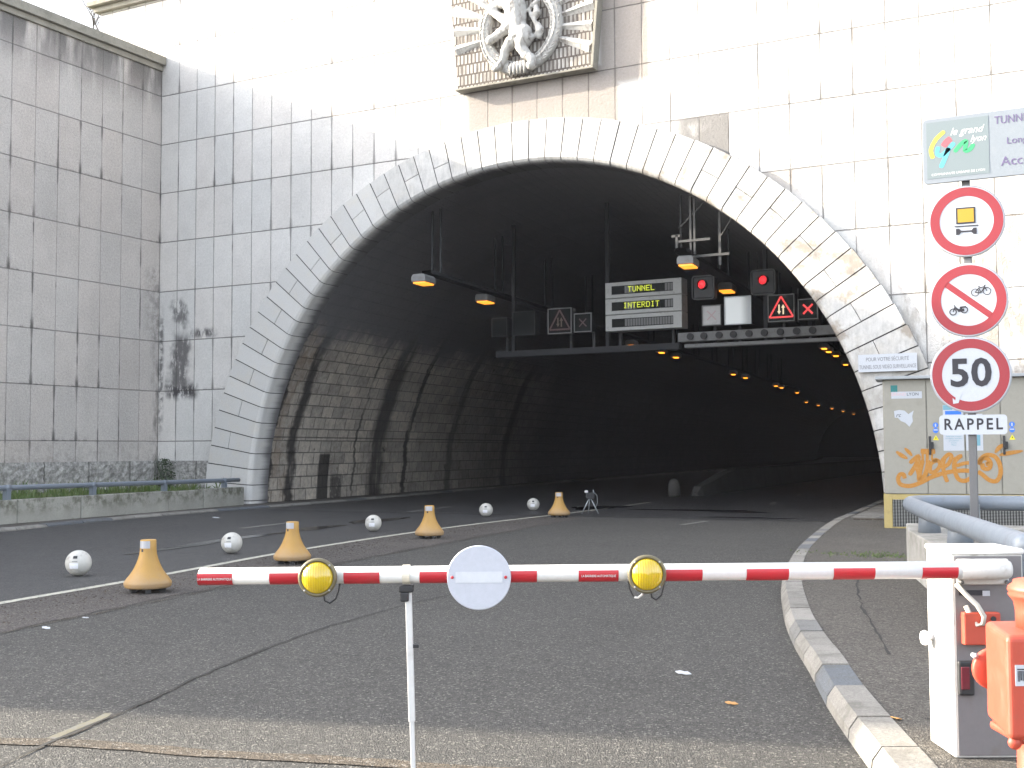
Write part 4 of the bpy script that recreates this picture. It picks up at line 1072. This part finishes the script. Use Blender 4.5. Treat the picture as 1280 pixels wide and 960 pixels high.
# ------------------------------------------------------------------ right side: low wall, pipe rail, sign post, cabinet
t = thing('low_wall', 'low grey concrete wall under the thick pipe rail at the right', 'low wall')
mb = MB(); mb.prism([(23.06, -10.75), (23.30, -12.0), (24.9, -17.6), (25.25, -17.5), (23.95, -13.0), (23.6, -11.3), (30, -10.9), (30, -10.55)], .1, .60, z=True); mb.build('concrete', M_CONC, t, .015)
t = thing('pipe_rail', 'thick grey pipe rail curving along the low wall', 'railing')
A = [(30, -10.62), (25.5, -10.66), (23.75, -10.74), (23.38, -10.84), (23.22, -11.05), (23.22, -11.35), (23.38, -12.0), (23.8, -13.5), (24.35, -15.3), (25.0, -17.5)]
P = resample(A, .12)
mb = MB(); mb.tube([(p.x, p.y, .86) for p in P], .088, 16); mb.build('pipe', M_RAIL, t)
for x, y in ((23.58, -12.35), (24.15, -14.3), (24.85, -16.7), (24.6, -10.7), (27, -10.65)):
    mb = MB(); mb.tube([(x, y, .60), (x, y, .86)], [.12, .10], 14); mb.build('post', M_RAIL, t)
SP = (23.87, -10.95)
sp = thing('sign_post', 'grey post carrying a board, three round signs and a RAPPEL plate', 'road sign', (SP[0], SP[1], .6))
def zz(z): return z - .6
mb = MB(); mb.box(-.045, .045, .0, .06, zz(.6), zz(5.3)); mb.build('pole', M_POST, sp, .008)
mb = MB(); mb.box(-.09, .09, -.02, .08, 0, .02); mb.box(-.055, .055, .06, .08, .0, .25); mb.build('foot_plate', M_STEEL, sp)
RD = RAD(6)
def sub(z, name):  # helper frame turned towards the road
    return Matrix.Translation((0, 0, zz(z))) @ Matrix.Rotation(RD, 4, 'Z')
def placed(mb, z): mb.M = sub(z, ''); return mb
def rs(z, r, lab):
    mb = placed(MB(), z); mb.lathe([(r-.004, -.022), (r, -.018), (r, -.002), (r-.012, 0)], 64, (0, -.03, 0), 'y'); o = mb.build('round_sign', M_SIGNE, sp); o['label'] = lab
    mb = placed(MB(), z); disc(mb, 0, 0, r*.965, -.0335, -.031, 64); f = mb.build('face', M_SIGNW, o)
    mb = placed(MB(), z); ringp(mb, 0, 0, r*.70, r*.945, -.0365, -.034, 64); mb.build('red_border', M_SIGNRED, o)
    return o
s1 = rs(4.205, .430, 'top round sign with an orange tanker lorry symbol')
s2 = rs(3.262, .440, 'middle round sign with a bicycle and moped struck through')
s3 = rs(2.374, .452, 'bottom round 50 sign with scratched paint')
YS = -.037
def ply(z, poly, mat, par, name, y=YS, th=.0015): mb = placed(MB(), z); mb.prism(poly, y-th, y); return mb.build(name, mat, par)
# tanker pictogram
ply(4.205, [(-.115, -.03), (.10, -.03), (.10, .165), (-.115, .165)], M_INK, s1, 'lorry_symbol'); ply(4.205, [(-.097, -.012), (.082, -.012), (.082, .148), (-.097, .148)], M_YELLOW, s1, 'lorry_load', YS-.0017)
mb = placed(MB(), 4.205); mb.prism([(-.135, -.065), (.13, -.065), (.13, -.052), (-.135, -.052)], YS-.0015, YS); mb.prism([(-.12, -.16), (-.085, -.16), (-.06, -.13), (.05, -.13), (.075, -.16), (.11, -.16), (.11, -.085), (.075, -.085), (.055, -.112), (-.06, -.112), (-.085, -.085), (-.12, -.085)], YS-.0015, YS)
mb.build('axle_symbol', M_INK, s1)
# bicycle and moped
mb = placed(MB(), 3.262)
def wheel(cx, cz, r, w=.009): ringp(mb, cx, cz, r-w, r, YS-.0015, YS, 24)
def bar(x0, z0, x1, z1, w=.01):
    d = Vector((x1-x0, z1-z0)).normalized(); n = Vector((-d.y, d.x))*w/2; mb.prism([(x0+n.x, z0+n.y), (x1+n.x, z1+n.y), (x1-n.x, z1-n.y), (x0-n.x, z0-n.y)], YS-.0015, YS)
wheel(.075, .085, .046); wheel(.205, .095, .046)
for q in ((.075, .085, .115, .135), (.115, .135, .18, .15), (.115, .135, .14, .08), (.14, .08, .18, .15), (.18, .15, .205, .095), (.075, .085, .14, .08), (.105, .15, .13, .152), (.175, .165, .195, .168), (.18, .15, .178, .168)): bar(*q)
mb.build('bicycle_symbol', M_INK, s2)
mb = placed(MB(), 3.262); wheel(-.175, -.135, .042, .012); wheel(-.05, -.115, .042, .012)
for q in ((-.175, -.135, -.15, -.07, .012), (-.15, -.07, -.165, -.055, .01), (-.15, -.085, -.11, -.12, .022), (-.12, -.12, -.05, -.115, .035), (-.10, -.085, -.03, -.078, .02), (-.09, -.09, -.09, -.12, .02)): bar(*q)
mb.build('moped_symbol', M_INK, s2)
mb = placed(MB(), 3.262); d = Vector((cos(RAD(-39)), sin(RAD(-39)))); n = Vector((-d.y, d.x))*.036; L = .44*.72
mb.prism([tuple(d*-L+n), tuple(d*L+n), tuple(d*L-n), tuple(d*-L-n)], -.0365, -.034); mb.build('slash', M_SIGNRED, s2)
def stext(body, size, mat, par, x, z, zc, y, name='lettering', **k):
    o = text(name, body, size, mat, par, (0, 0, 0), **k); o.data.transform(sub(zc, '') @ Matrix.Translation((x, y, z))); return o
stext('50', .455, M_INK, s3, .0, .01, 2.374, YS-.0005, sx=1.0, bold=.012, spacing=1.05)
ply(2.374, [(-.16, -.20), (-.10, -.20), (-.14, -.33), (-.20, -.34), (-.205, -.27), (-.175, -.30)], M_SIGNW, s3, 'scratch', -.0368, .0012)
# RAPPEL plate
def rrect(x0, x1, z0, z1, r, n=6):
    P = []
    for cx, cz, a in ((x1-r, z1-r, 0), (x0+r, z1-r, pi/2), (x0+r, z0+r, pi), (x1-r, z0+r, 3*pi/2)):
        P += [(cx + r*cos(a+k*pi/2/n), cz + r*sin(a+k*pi/2/n)) for k in range(n+1)]
    return P
mb = placed(MB(), 1.785); mb.prism(rrect(-.36, .385, -.115, .115, .04), -.045, -.03); pl = mb.build('plate', M_SIGNW, sp); pl['label'] = 'white plate reading RAPPEL'
stext('RAPPEL', .185, M_INK, pl, .012, .0, 1.785, -.046, sx=.86, bold=.004, spacing=1.32)
# place board, parallel to the portal
mb = MB(); mb.prism(rrect(-.47, 2.1, zz(4.685), zz(5.475), .06), -.075, -.04); bd = mb.build('place_board', M_BOARD, sp, .006); bd['label'] = 'pale blue board with a city logo'
mb = MB(); mb.box(-.42, .28, -.078, -.0755, zz(4.745), zz(5.43)); mb.build('logo_panel', M_BOARDG, bd)
def lg(name, mat, pts, w):
    mb = MB(); stroke(mb, [(-.42 + p[0]*.70, zz(4.745) + p[1]*.685) for p in pts], w, -.0795); o = mb.build(name, mat, bd); return o
def lgm(n, c): return Mat(n, c, .5).m
lg('yellow_stroke', lgm('logo_yellow', (.48, .43, .06)), [(.30, .82), (.16, .70), (.07, .52), (.10, .36)], .05)
lg('red_dot', lgm('logo_red', (.38, .08, .10)), [(.27, .55), (.33, .63), (.40, .68)], .075)
lg('cyan_stroke', lgm('logo_cyan', (.08, .34, .44)), [(.19, .56), (.17, .44), (.24, .40), (.36, .50), (.45, .60)], .05); lg('cyan_tail', lgm('logo_cyan_tail', (.08, .34, .44)), [(.36, .52), (.30, .36), (.22, .18)], .055)
lg('green_stroke', lgm('logo_green', (.03, .28, .12)), [(.45, .43), (.55, .55), (.64, .60), (.62, .44), (.70, .45), (.76, .54)], .05)
text('script', 'le grand', .125, M_WHITE, bd, (.03, -.079, zz(5.285)), shear=.4, sx=.9); text('script', 'lyon', .115, M_WHITE, bd, (.16, -.079, zz(5.175)), shear=.4, sx=.9)
text('small_print', 'COMMUNAUTE URBAINE DE LYON', .040, M_WHITE, bd, (-.07, -.079, zz(4.79)), sx=.95)
text('lettering', 'TUNNEL SOUS', .135, M_VIOLET, bd, (.345, -.078, zz(5.355)), align='LEFT', sx=.80); text('lettering', 'Longueur', .115, M_VIOLET, bd, (.47, -.078, zz(5.10)), align='LEFT'); text('lettering', 'Accès', .155, M_VIOLET, bd, (.405, -.078, zz(4.86)), align='LEFT')

# security notice on the ring
t = thing('security_notice', 'small white notice about video surveillance fixed to the arch ring', 'sign', (20.93, -.215, 3.13))
mb = MB(); mb.box(-.60, .60, -.012, .012, 0, .37); mb.build('board', M_SIGNW, t)
text('lettering', 'POUR VOTRE SÉCURITÉ', .115, M_GREYINK, t, (0, -.0135, .26), sx=.72); text('lettering', 'TUNNEL SOUS VIDEO SURVEILLANCE', .115, M_GREYINK, t, (0, -.0135, .10), sx=.60)

# electrical cabinet
cab = thing('electrical_cabinet', 'long greige electrical cabinet with orange graffiti right of the arch', 'cabinet', (21.59, -4.39, .12), RAD(9))
W = 5.2
mb = MB(); mb.box(0.02, W, .0, .75, .60, 2.60); mb.build('body', M_CAB, cab, .01)
mb = MB(); mb.box(-.10, W+.1, -.12, .85, 2.60, 2.655); mb.build('roof', M_STEEL, cab, .006)
mb = MB(); mb.box(0, .14, -.015, .75, .0, .595); mb.box(.14, W, -.012, .75, .50, .595); mb.box(.14, W, -.01, .7, 0, .02); mb.build('base_frame', M_CABY, cab, .004)
mb = MB(); mb.box(.145, W, .0, .04, .03, .495); mb.build('mesh_grille', M_MESH, cab)
for a, b_ in ((.03, .735), (.745, 1.355), (1.365, 1.925), (1.935, 2.55), (2.56, 3.2), (3.21, 3.85), (3.86, 4.5), (4.51, 5.17)):
    mb = MB(); mb.box(a+.004, b_-.004, -.022, -.001, .605, 2.59); d = mb.build('door', M_CAB, cab, .004)
    if a in (.745, 1.935, 3.21):
        mb = MB(); mb.box(a+.02, a+.06, -.045, -.023, 1.28, 1.60); mb.box(a+.035, a+.10, -.065, -.046, 1.38, 1.50); mb.build('handle', M_BLACK, d, .006)
YD = -.0235
def q(cx_, cy_): return ((cx_/6 - 4.5)*.0131, .685 - .12 + (160 - cy_/6)*.01388)
def dec(name, x0, y0, x1, y1, mat, y=YD, par=cab):
    a, b_ = q(x0, y0), q(x1, y1); mb = MB(); mb.face([(a[0], y, b_[1]), (b_[0], y, b_[1]), (b_[0], y, a[1]), (a[0], y, a[1])]); return mb.build(name, mat, par)
dec('green_sticker', 98, 125, 150, 175, M_TEAL); lb = dec('name_sticker', 102, 174, 335, 226, M_SIGNW)
a = q(210, 195); text('lettering', 'GRAND', .075, M_PINK, cab, (a[0]+.01, YD-.001, a[1]), align='RIGHT', sx=.95); text('lettering', 'LYON', .075, M_INK, cab, (a[0]+.02, YD-.001, a[1]), align='LEFT', sx=1.0)
P_ = [(120, 320), (160, 312), (200, 318), (230, 345), (270, 318), (258, 360), (262, 400), (235, 440), (205, 410), (170, 395), (150, 372), (125, 370)]
mb = MB(); mb.face([(*[q(*p)[0]], YD, q(*p)[1]) for p in P_][::-1]); mb.build('torn_sticker', M_SIGNW, cab)
text('scrawl', 'rc', .10, M_INK, cab, (q(152, 352)[0], YD-.001, q(152, 352)[1]), shear=.3)
for cx_ in (432, 992):
    for k, (cy_, m) in enumerate(((430, M_BLUE), (470, M_BLUE))):
        c = q(cx_, cy_); mb = MB(); mb.face([(c[0] + .045*cos(-2*pi*i/20), YD, c[1] + .045*sin(-2*pi*i/20)) for i in range(20)][::-1]); o = mb.build('safety_sticker', m, cab)
        mb = MB(); mb.face([(c[0]-.012, YD-.0012, c[1]-.028), (c[0]+.012, YD-.0012, c[1]-.028), (c[0]+.012, YD-.0012, c[1]+.025), (c[0]-.012, YD-.0012, c[1]+.025)] if k == 0 else [(c[0]-.035, YD-.0012, c[1]), (c[0]+.035, YD-.0012, c[1]), (c[0]+.03, YD-.0012, c[1]+.02), (c[0]-.03, YD-.0012, c[1]+.02)]); mb.build('symbol', M_SIGNW, o)
    c = q(cx_, 525); mb = MB(); mb.face([(c[0]-.05, YD, c[1]-.04), (c[0]+.05, YD, c[1]-.04), (c[0], YD, c[1]+.045)]); o = mb.build('warning_sticker', M_STY, cab)
    mb = MB(); mb.face([(c[0]-.006, YD-.001, c[1]-.025), (c[0]+.012, YD-.001, c[1]-.005), (c[0]-.004, YD-.001, c[1]+.02)]); mb.build('symbol', M_INK, o)
po = dec('poster', 488, 280, 640, 622, M_SIGNW); dec('poster_header', 490, 282, 560, 318, M_TEALINK, YD-.001, po); dec('poster_header', 505, 325, 625, 352, M_BLUE, YD-.001, po); dec('poster', 655, 350, 780, 622, M_SIGNW)
for k in range(5): c = q(565, 515 + k*16); text('small_print', ('Attention travaux', 'circulation interdite', 'aux piétons', 'la nuit', 'Merci')[k], .035, M_TEALINK, po, (c[0], YD-.001, c[1]))
dec('poster_header', 728, 505, 760, 585, M_TEALINK, YD-.001, po)
# graffiti: spray strokes
def G(pts, w, taper=False, y=[-.0255]):
    y[0] -= .0001; mb = gm; stroke(mb, [q(*p) for p in pts], w*.0028, y[0], taper=taper)
gm = MB()
G([(190, 830), (182, 800), (155, 800), (140, 835), (160, 875), (230, 885), (310, 860), (400, 815), (500, 785), (600, 770), (680, 772), (740, 790)], 26)
G([(230, 715), (300, 660), (275, 730), (225, 805)], 26); G([(330, 690), (310, 760), (300, 840), (345, 800), (375, 690)], 28); G([(300, 670), (285, 740), (300, 820)], 22)
G([(315, 625), (370, 628), (425, 625)], 34); G([(330, 640), (330, 700)], 14); G([(365, 640), (362, 720)], 18); G([(400, 640), (398, 690)], 12)
G([(440, 690), (390, 720), (385, 780), (430, 770), (460, 720), (430, 690), (400, 700)], 24)
G([(500, 660), (480, 720), (490, 800), (510, 855)], 24); G([(470, 700), (520, 650), (545, 665), (520, 720), (480, 745)], 24)
G([(620, 655), (570, 700), (565, 760), (590, 830), (640, 845), (690, 820)], 26); G([(575, 735), (640, 715), (680, 712)], 22); G([(560, 690), (600, 665), (625, 660)], 22)
G([(770, 715), (775, 750), (815, 755), (830, 715), (805, 680), (765, 685), (748, 720), (755, 690), (800, 655), (860, 665), (895, 720), (900, 790), (870, 845), (820, 840), (770, 800), (735, 775)], 26)
G([(795, 720), (815, 705), (800, 735)], 16)
G([(865, 640), (895, 600), (935, 575)], 26, True); G([(895, 655), (970, 640), (1065, 625)], 26, True); G([(130, 625), (170, 655), (215, 680)], 26, True); G([(195, 600), (225, 630), (250, 660)], 22, True)
gr = gm.build('graffiti', M_GRAF, cab); gr['label'] = 'orange spray graffiti with swirls'

# ------------------------------------------------------------------ boom barrier in the foreground
BR = RAD(28.16)
bar_ = thing('boom_barrier', 'red and white boom barrier lowered across the road', 'barrier', (24.88, -20.13, .12), BR)
z = lambda h: h - .12
mb = MB(); mb.box(0, .325, .0, .32, z(.12), z(1.028)); ho = mb.build('housing', M_WHITE_D, bar_, .006)
mb = MB(); mb.box(.012, .318, -.006, -.0005, z(.13), z(1.020)); mb.build('front_door', M_HOUS, ho, .003)
mb = MB(); mb.box(-.006, .331, -.012, .326, z(1.028), z(1.052)); mb.build('lid', M_WHITE, ho, .008)
AZL, AZR = .958, .972; YA = -.12
def az(x): return z(AZL + (AZR-AZL)*(x+3.38)/3.6)
mb = MB(); mb.smooth = True; mb.tube([(-3.372, YA, az(-3.38)), (-3.365, YA, az(-3.38)), (-1.6, YA, az(-1.6)), (.02, YA, az(0))], [.030, .037, .0375, .039], 28)
arm = mb.build('arm', M_WHITE, bar_)
def lx(px): return (px-640)*5.2/1478 - 1.98
def sleeve(x0, x1, a0_, a1_, r, name, mat, par):
    mb = MB(); mb.smooth = True; rows = []
    for k in range(13):
        a = a0_ + (a1_-a0_)*k/12; rows.append([(x, YA - r*cos(a), az(x) + r*sin(a)) for x in (x0, x1)])
    mb.grid(rows, flip=True); return mb.build(name, mat, par)
for i, (a, b_) in enumerate(((244, 288), (334, 374), (427, 472), (522, 562), (632, 669), (721, 771), (826, 876), (931, 984), (1040, 1092), (1151, 1196))):
    o = sleeve(lx(a), lx(b_), RAD(22), RAD(-80), .0392, 'red_band', M_RED, arm)
    if i in (0, 5): x = (lx(a)+lx(b_))/2; text('lettering', 'LA BARRIERE AUTOMATIQUE', .0145, M_WHITE, arm, (x, YA-.0400, az(x)-.010), sx=.80)
mb = MB(); mb.smooth = True; mb.tube([(-.005, YA, az(0)), (.0, YA, az(0)), (.20, YA, az(.2)), (.216, YA, az(.2))], [.040, .043, .044, .036], 28); mb.build('arm_sleeve', M_WHITE_D, bar_)
mb = MB(); mb.box(-.005, .225, YA+.03, -.015, z(.925), z(1.0)); mb.box(.015, .25, -.035, -.013, z(.895), z(1.010)); mb.build('arm_flange', M_WHITE_D, bar_, .008)
mb = MB()
for x_, z_ in ((.03, .998), (.235, .998), (.03, .907), (.235, .907)): mb.lathe([(.010, 0), (.010, .012), (.004, .016)], 8, (x_, -.036, z(z_)), 'y')
mb.build('bolt', M_POST, bar_)
mb = MB(); mb.tube([(.01, -.03, z(.90)), (.04, -.05, z(.86)), (.085, -.075, z(.81)), (.115, -.075, z(.76)), (.115, -.06, z(.725)), (.095, -.045, z(.715)), (.07, -.03, z(.76)), (.055, -.02, z(.80))], .011, 10); mb.build('cable', paint('cable_cream', (.5, .47, .42), .5), bar_)
mb = MB(); mb.box(.03, .17, -.012, -.0065, z(.845), z(.868)); np1 = mb.build('nameplate', M_INK, bar_); mb = MB(); mb.box(.135, .168, -.0145, -.0125, z(.842), z(.866)); mb.build('tag_plate', M_SIGNW, np1)
mb = MB(); mb.box(.035, .20, -.05, -.0065, z(.628), z(.772)); sb = mb.build('switch_box', M_HYD, bar_, .006)
mb = MB(); mb.lathe([(.012, 0), (.012, .006)], 12, (.165, -.051, z(.745)), 'y'); mb.build('button', M_BLACK, sb)
mb = MB(); mb.box(.012, .085, -.03, -.0065, z(.40), z(.555)); dl = mb.build('lock_box', M_BLACK, bar_, .01); mb = MB(); mb.box(.022, .06, -.036, -.0305, z(.43), z(.53)); mb.build('red_window', paint('dark_red', (.12, .01, .02), .3), dl, .004)
mb = MB(); mb.lathe([(.012, 0), (.014, .020), (.030, .026), (.036, .040), (.030, .054), (.004, .058)], 20, (0, 0, 0), 'x'); kn = mb.build('knob', paint('knob_white', (.62, .62, .64), .4), bar_); kn.rotation_euler = (0, 0, pi); kn.location = (0, .25, z(.615))
# warning lamps on the arm
wl0 = None
for i, (px, zc) in enumerate(((396.5, .958), (805, .966))):
    x = lx(px); zc_ = z(zc); yl = YA - .045
    mb = MB(); mb.lathe([(.02, 0), (.070, .0), (.083, .012), (.085, .035), (.080, .045), (.072, .047), (.069, .040), (.001, .038)], 40, (x, yl, zc_), 'y', cap=False); w_ = mb.build('warning_lamp', M_BEZEL, bar_)
    w_['label'] = ('round amber warning lamp near the tip of the boom', 'round amber warning lamp near the middle of the boom')[i]
    mb = MB(); mb.lathe([(.069, .039), (.067, .046), (.058, .056), (.040, .065), (.020, .070), (.001, .0715)], 40, (x, yl, zc_), 'y', cap=False); mb.build('lens', M_LENS, w_)
    mb = MB()
    for k in range(4): a = pi/4 + k*pi/2; mb.lathe([(.0045, 0), (.0045, .004), (.002, .006)], 8, (x + .0765*cos(a), yl-.045, zc_ + .0765*sin(a)), 'y')
    mb.build('screw', M_STEEL, w_)
    mb = MB(); mb.tube([(x+.02, YA-.04, zc_-.07), (x+.025, YA-.035, zc_-.105), (x+.045, YA-.02, zc_-.118), (x+.07, YA-.01, zc_-.10), (x+.082, YA, zc_-.06), (x+.088, YA, zc_-.025)], .0042, 8); mb.build('cable', M_BLACK, w_)
    if i == 1:
        mb = MB(); mb.tube([(x-.075, YA, zc_-.025), (x-.07, YA-.01, zc_-.07), (x-.055, YA-.02, zc_-.10), (x-.045, YA-.02, zc_-.108)], .0042, 8); mb.build('cable', M_BLACK, w_)
        mb = MB(); mb.tube([(x-.05, YA-.02, zc_-.106), (x-.035, YA-.025, zc_-.108), (x-.018, YA-.03, zc_-.095), (x-.010, YA-.04, zc_-.07)], .0048, 8); mb.build('cable_end', M_WHITE, w_)
# blank round disc
x = lx(596.5); zc_ = z(.951)
mb = MB(); mb.lathe([(.139, 0), (.141, .003), (.1375, .0065)], 64, (x, YA-.042, zc_), 'y'); dk = mb.build('round_disc', paint('disc_pale', (.42, .44, .50), .35, 0, .04), bar_); dk['label'] = 'faded white no entry disc on the boom'
mb = MB(); mb.box(x-.103, x+.103, YA-.0502, YA-.0487, zc_-.022, zc_+.026); mb.build('faded_bar', paint('faded_bar_white', (.50, .52, .56), .4, 0, .03), dk)
mb = MB()
for s_ in (-1, 1): mb.lathe([(.007, 0), (.007, .003), (.003, .005)], 10, (x + s_*.117, YA-.0485, zc_+.002), 'y')
mb.build('rivet', M_RED, dk)
# hanging support leg
xs_ = lx(505)
mb = MB(); ringp(mb, 0, 0, .0385, .043, -.016, .016, 24); mb2 = mb.build('clamp', paint('clamp_cream', (.62, .58, .48), .4), bar_); mb2.rotation_euler = (0, 0, pi/2); mb2.location = (xs_-.0, YA, az(xs_))
mb = MB(); mb.box(xs_-.032, xs_+.032, YA-.03, YA+.03, z(.885), z(.915)); mb.box(xs_-.026, xs_+.012, YA-.03, YA+.01, z(.845), z(.886)); mb.build('hinge_block', M_BLACK, bar_, .006)
mb = MB(); mb.M = Matrix.Translation((xs_+.008, YA, z(.90))) @ Matrix.Rotation(RAD(-1.6), 4, 'Y'); mb.box(-.014, .014, -.014, .014, -.58, 0); mb.box(-.010, .010, -.010, .010, -.87, -.575); mb.box(-.03, .03, -.03, .03, -.895, -.865)
lg_ = mb.build('support_leg', paint('leg_light_grey', (.56, .56, .56), .4, .1), bar_, .003)
mb = MB(); mb.box(xs_+.022, xs_+.055, YA-.008, YA+.008, z(.64), z(.656)); mb.build('pin', M_BLACK, lg_, .003)

# ------------------------------------------------------------------ hydrant in the right foreground
ca, sa = cos(BR), sin(BR)
cam0 = Vector((25.677, -25.823)); hp = cam0 + Vector((ca, sa))*1.95 + Vector((-sa, ca))*4.38
hy = thing('fire_hydrant', 'orange-red metal hydrant casing cut by the right edge', 'hydrant', (hp.x, hp.y, .12), BR)
mb = MB(); mb.prism([(-.217, -.18), (.21, -.18), (.15, .19), (-.147, .19)], .365, .73, z=True)
o = mb.build('casing', M_HYD, hy, .022, fix=True); o.modifiers['Bevel'].segments = 4
mb = MB(); mb.box(-.16, .16, -.12, .14, .335, .366); mb.build('casing_foot', M_HYD, hy, .012)
mb = MB(); mb.lathe([(.15, 0), (.15, .02), (.118, .03), (.108, .06), (.107, .33)], 32); mb.build('column', M_HYD, hy)
mb = MB(); mb.lathe([(.100, .725), (.100, .79), (.106, .825), (.118, .840), (.124, .850), (.120, .858), (.126, .866), (.122, .880), (.108, .890), (.104, .902), (.06, .912), (.001, .915)], 40); mb.build('cap', M_HYD, hy)
mb = MB(); mb.lathe([(.022, 0), (.036, .004), (.040, .012), (.034, .020), (.024, .020), (.022, .010), (.001, .009)], 24, (0, 0, 0), 'y'); o = mb.build('outlet_ring', M_HYD, hy); o.location = (-.060, -.080, .778); o.rotation_euler = (0, 0, RAD(-38))
mb = MB(); mb.lathe([(.078, -.02), (.080, 0), (.074, .006), (.03, .008), (.001, .008)], 36, (-.104, .22, .54), 'y'); mb.build('side_disc', M_HYD, hy)
mb = MB(); mb.lathe([(.009, -.02), (.012, .01), (.001, .018)], 12, (-.178, .215, .592), 'y'); mb.build('disc_bolt', M_STEEL, hy)
mb = MB(); mb.lathe([(.016, 0), (.022, .012), (.024, .024), (.014, .034), (.001, .036)], 18, (-.185, -.13, .352), 'y'); mb.build('drain_bolt', M_HYD, hy)
mb = MB(); mb.box(-.190, -.118, -.1825, -.1805, .555, .628); st = mb.build('sticker', M_SIGNW, hy)
mb = MB(); rnd = random.Random(4); x = -.182
while x < -.128:
    w_ = rnd.uniform(.002, .005); mb.box(x, x+w_, -.1837, -.1827, .570+rnd.uniform(0, .006), .608); x += w_ + rnd.uniform(.0015, .003)
mb.box(-.183, -.128, -.1837, -.1827, .611, .615); mb.build('print_marks', M_INK, st)
mb = MB(); mb.box(-.114, -.08, -.1825, -.1805, .556, .627); mb.build('sticker_dark', M_INK, hy)

# ------------------------------------------------------------------ added volume in place of lens glare
hm = bpy.data.materials.new('glare_volume'); hm.use_nodes = True; nt = hm.node_tree; nt.nodes.clear()
out = nt.nodes.new('ShaderNodeOutputMaterial'); pv = nt.nodes.new('ShaderNodeVolumePrincipled'); pv.inputs['Color'].default_value = (.9, .92, 1, 1)
pv.inputs['Density'].default_value = .0003; nt.links.new(pv.outputs[0], out.inputs['Volume'])
mb = MB(); mb.box(-170, 230, -170, 270, -1.2, 24); tag(mb.build('veil', hm), 'thin pale haze added in place of lens glare', 'veil', kind='stuff')

# ------------------------------------------------------------------ camera, sun, sky
cd = bpy.data.cameras.new('camera'); cam = bpy.data.objects.new('camera', cd); COL.objects.link(cam); S.camera = cam
cd.sensor_width = 36; cd.lens = 1478.27/1280*36; cd.clip_end = 1500; cd.clip_start = .05
yaw, pitch, roll = -.4915, .0561, -.0047
fw = Vector((sin(yaw)*cos(pitch), cos(yaw)*cos(pitch), sin(pitch))); r = Vector((cos(yaw), -sin(yaw), 0)); u = r.cross(fw)
r2 = r*cos(roll) + u*sin(roll); u2 = -r*sin(roll) + u*cos(roll)
R3 = Matrix((r2, u2, -fw)).transposed(); cam.matrix_world = Matrix.Translation((25.677, -25.823, 1.508)) @ R3.to_4x4()
sd = Vector((1, .284, -.433)).normalized()
sl = bpy.data.lights.new('sun', 'SUN'); sl.energy = 2.5; sl.angle = RAD(.55); sl.color = (1, .90, .72)
so = bpy.data.objects.new('sun', sl); COL.objects.link(so); so.rotation_euler = sd.to_track_quat('-Z', 'Y').to_euler(); so.location = (-20, -20, 30)
w = bpy.data.worlds.new('World'); S.world = w; w.use_nodes = True; nt = w.node_tree
sky = nt.nodes.new('ShaderNodeTexSky'); sky.sky_type = 'NISHITA'; sky.sun_disc = False
sky.sun_elevation = math.asin(-sd.z); sky.sun_rotation = atan2(-sd.x, -sd.y) % (2*pi)
sky.air_density = 1.0; sky.dust_density = 3.0; sky.ozone_density = 1.0
hs = nt.nodes.new('ShaderNodeHueSaturation'); hs.inputs['Saturation'].default_value = .42      # thin high cloud
nt.links.new(sky.outputs[0], hs.inputs['Color']); nt.links.new(hs.outputs[0], nt.nodes['Background'].inputs[0]); nt.nodes['Background'].inputs[1].default_value = .15
S.view_settings.view_transform = 'Standard'; S.view_settings.look = 'None'; S.view_settings.gamma = 1; S.view_settings.exposure = 2.68
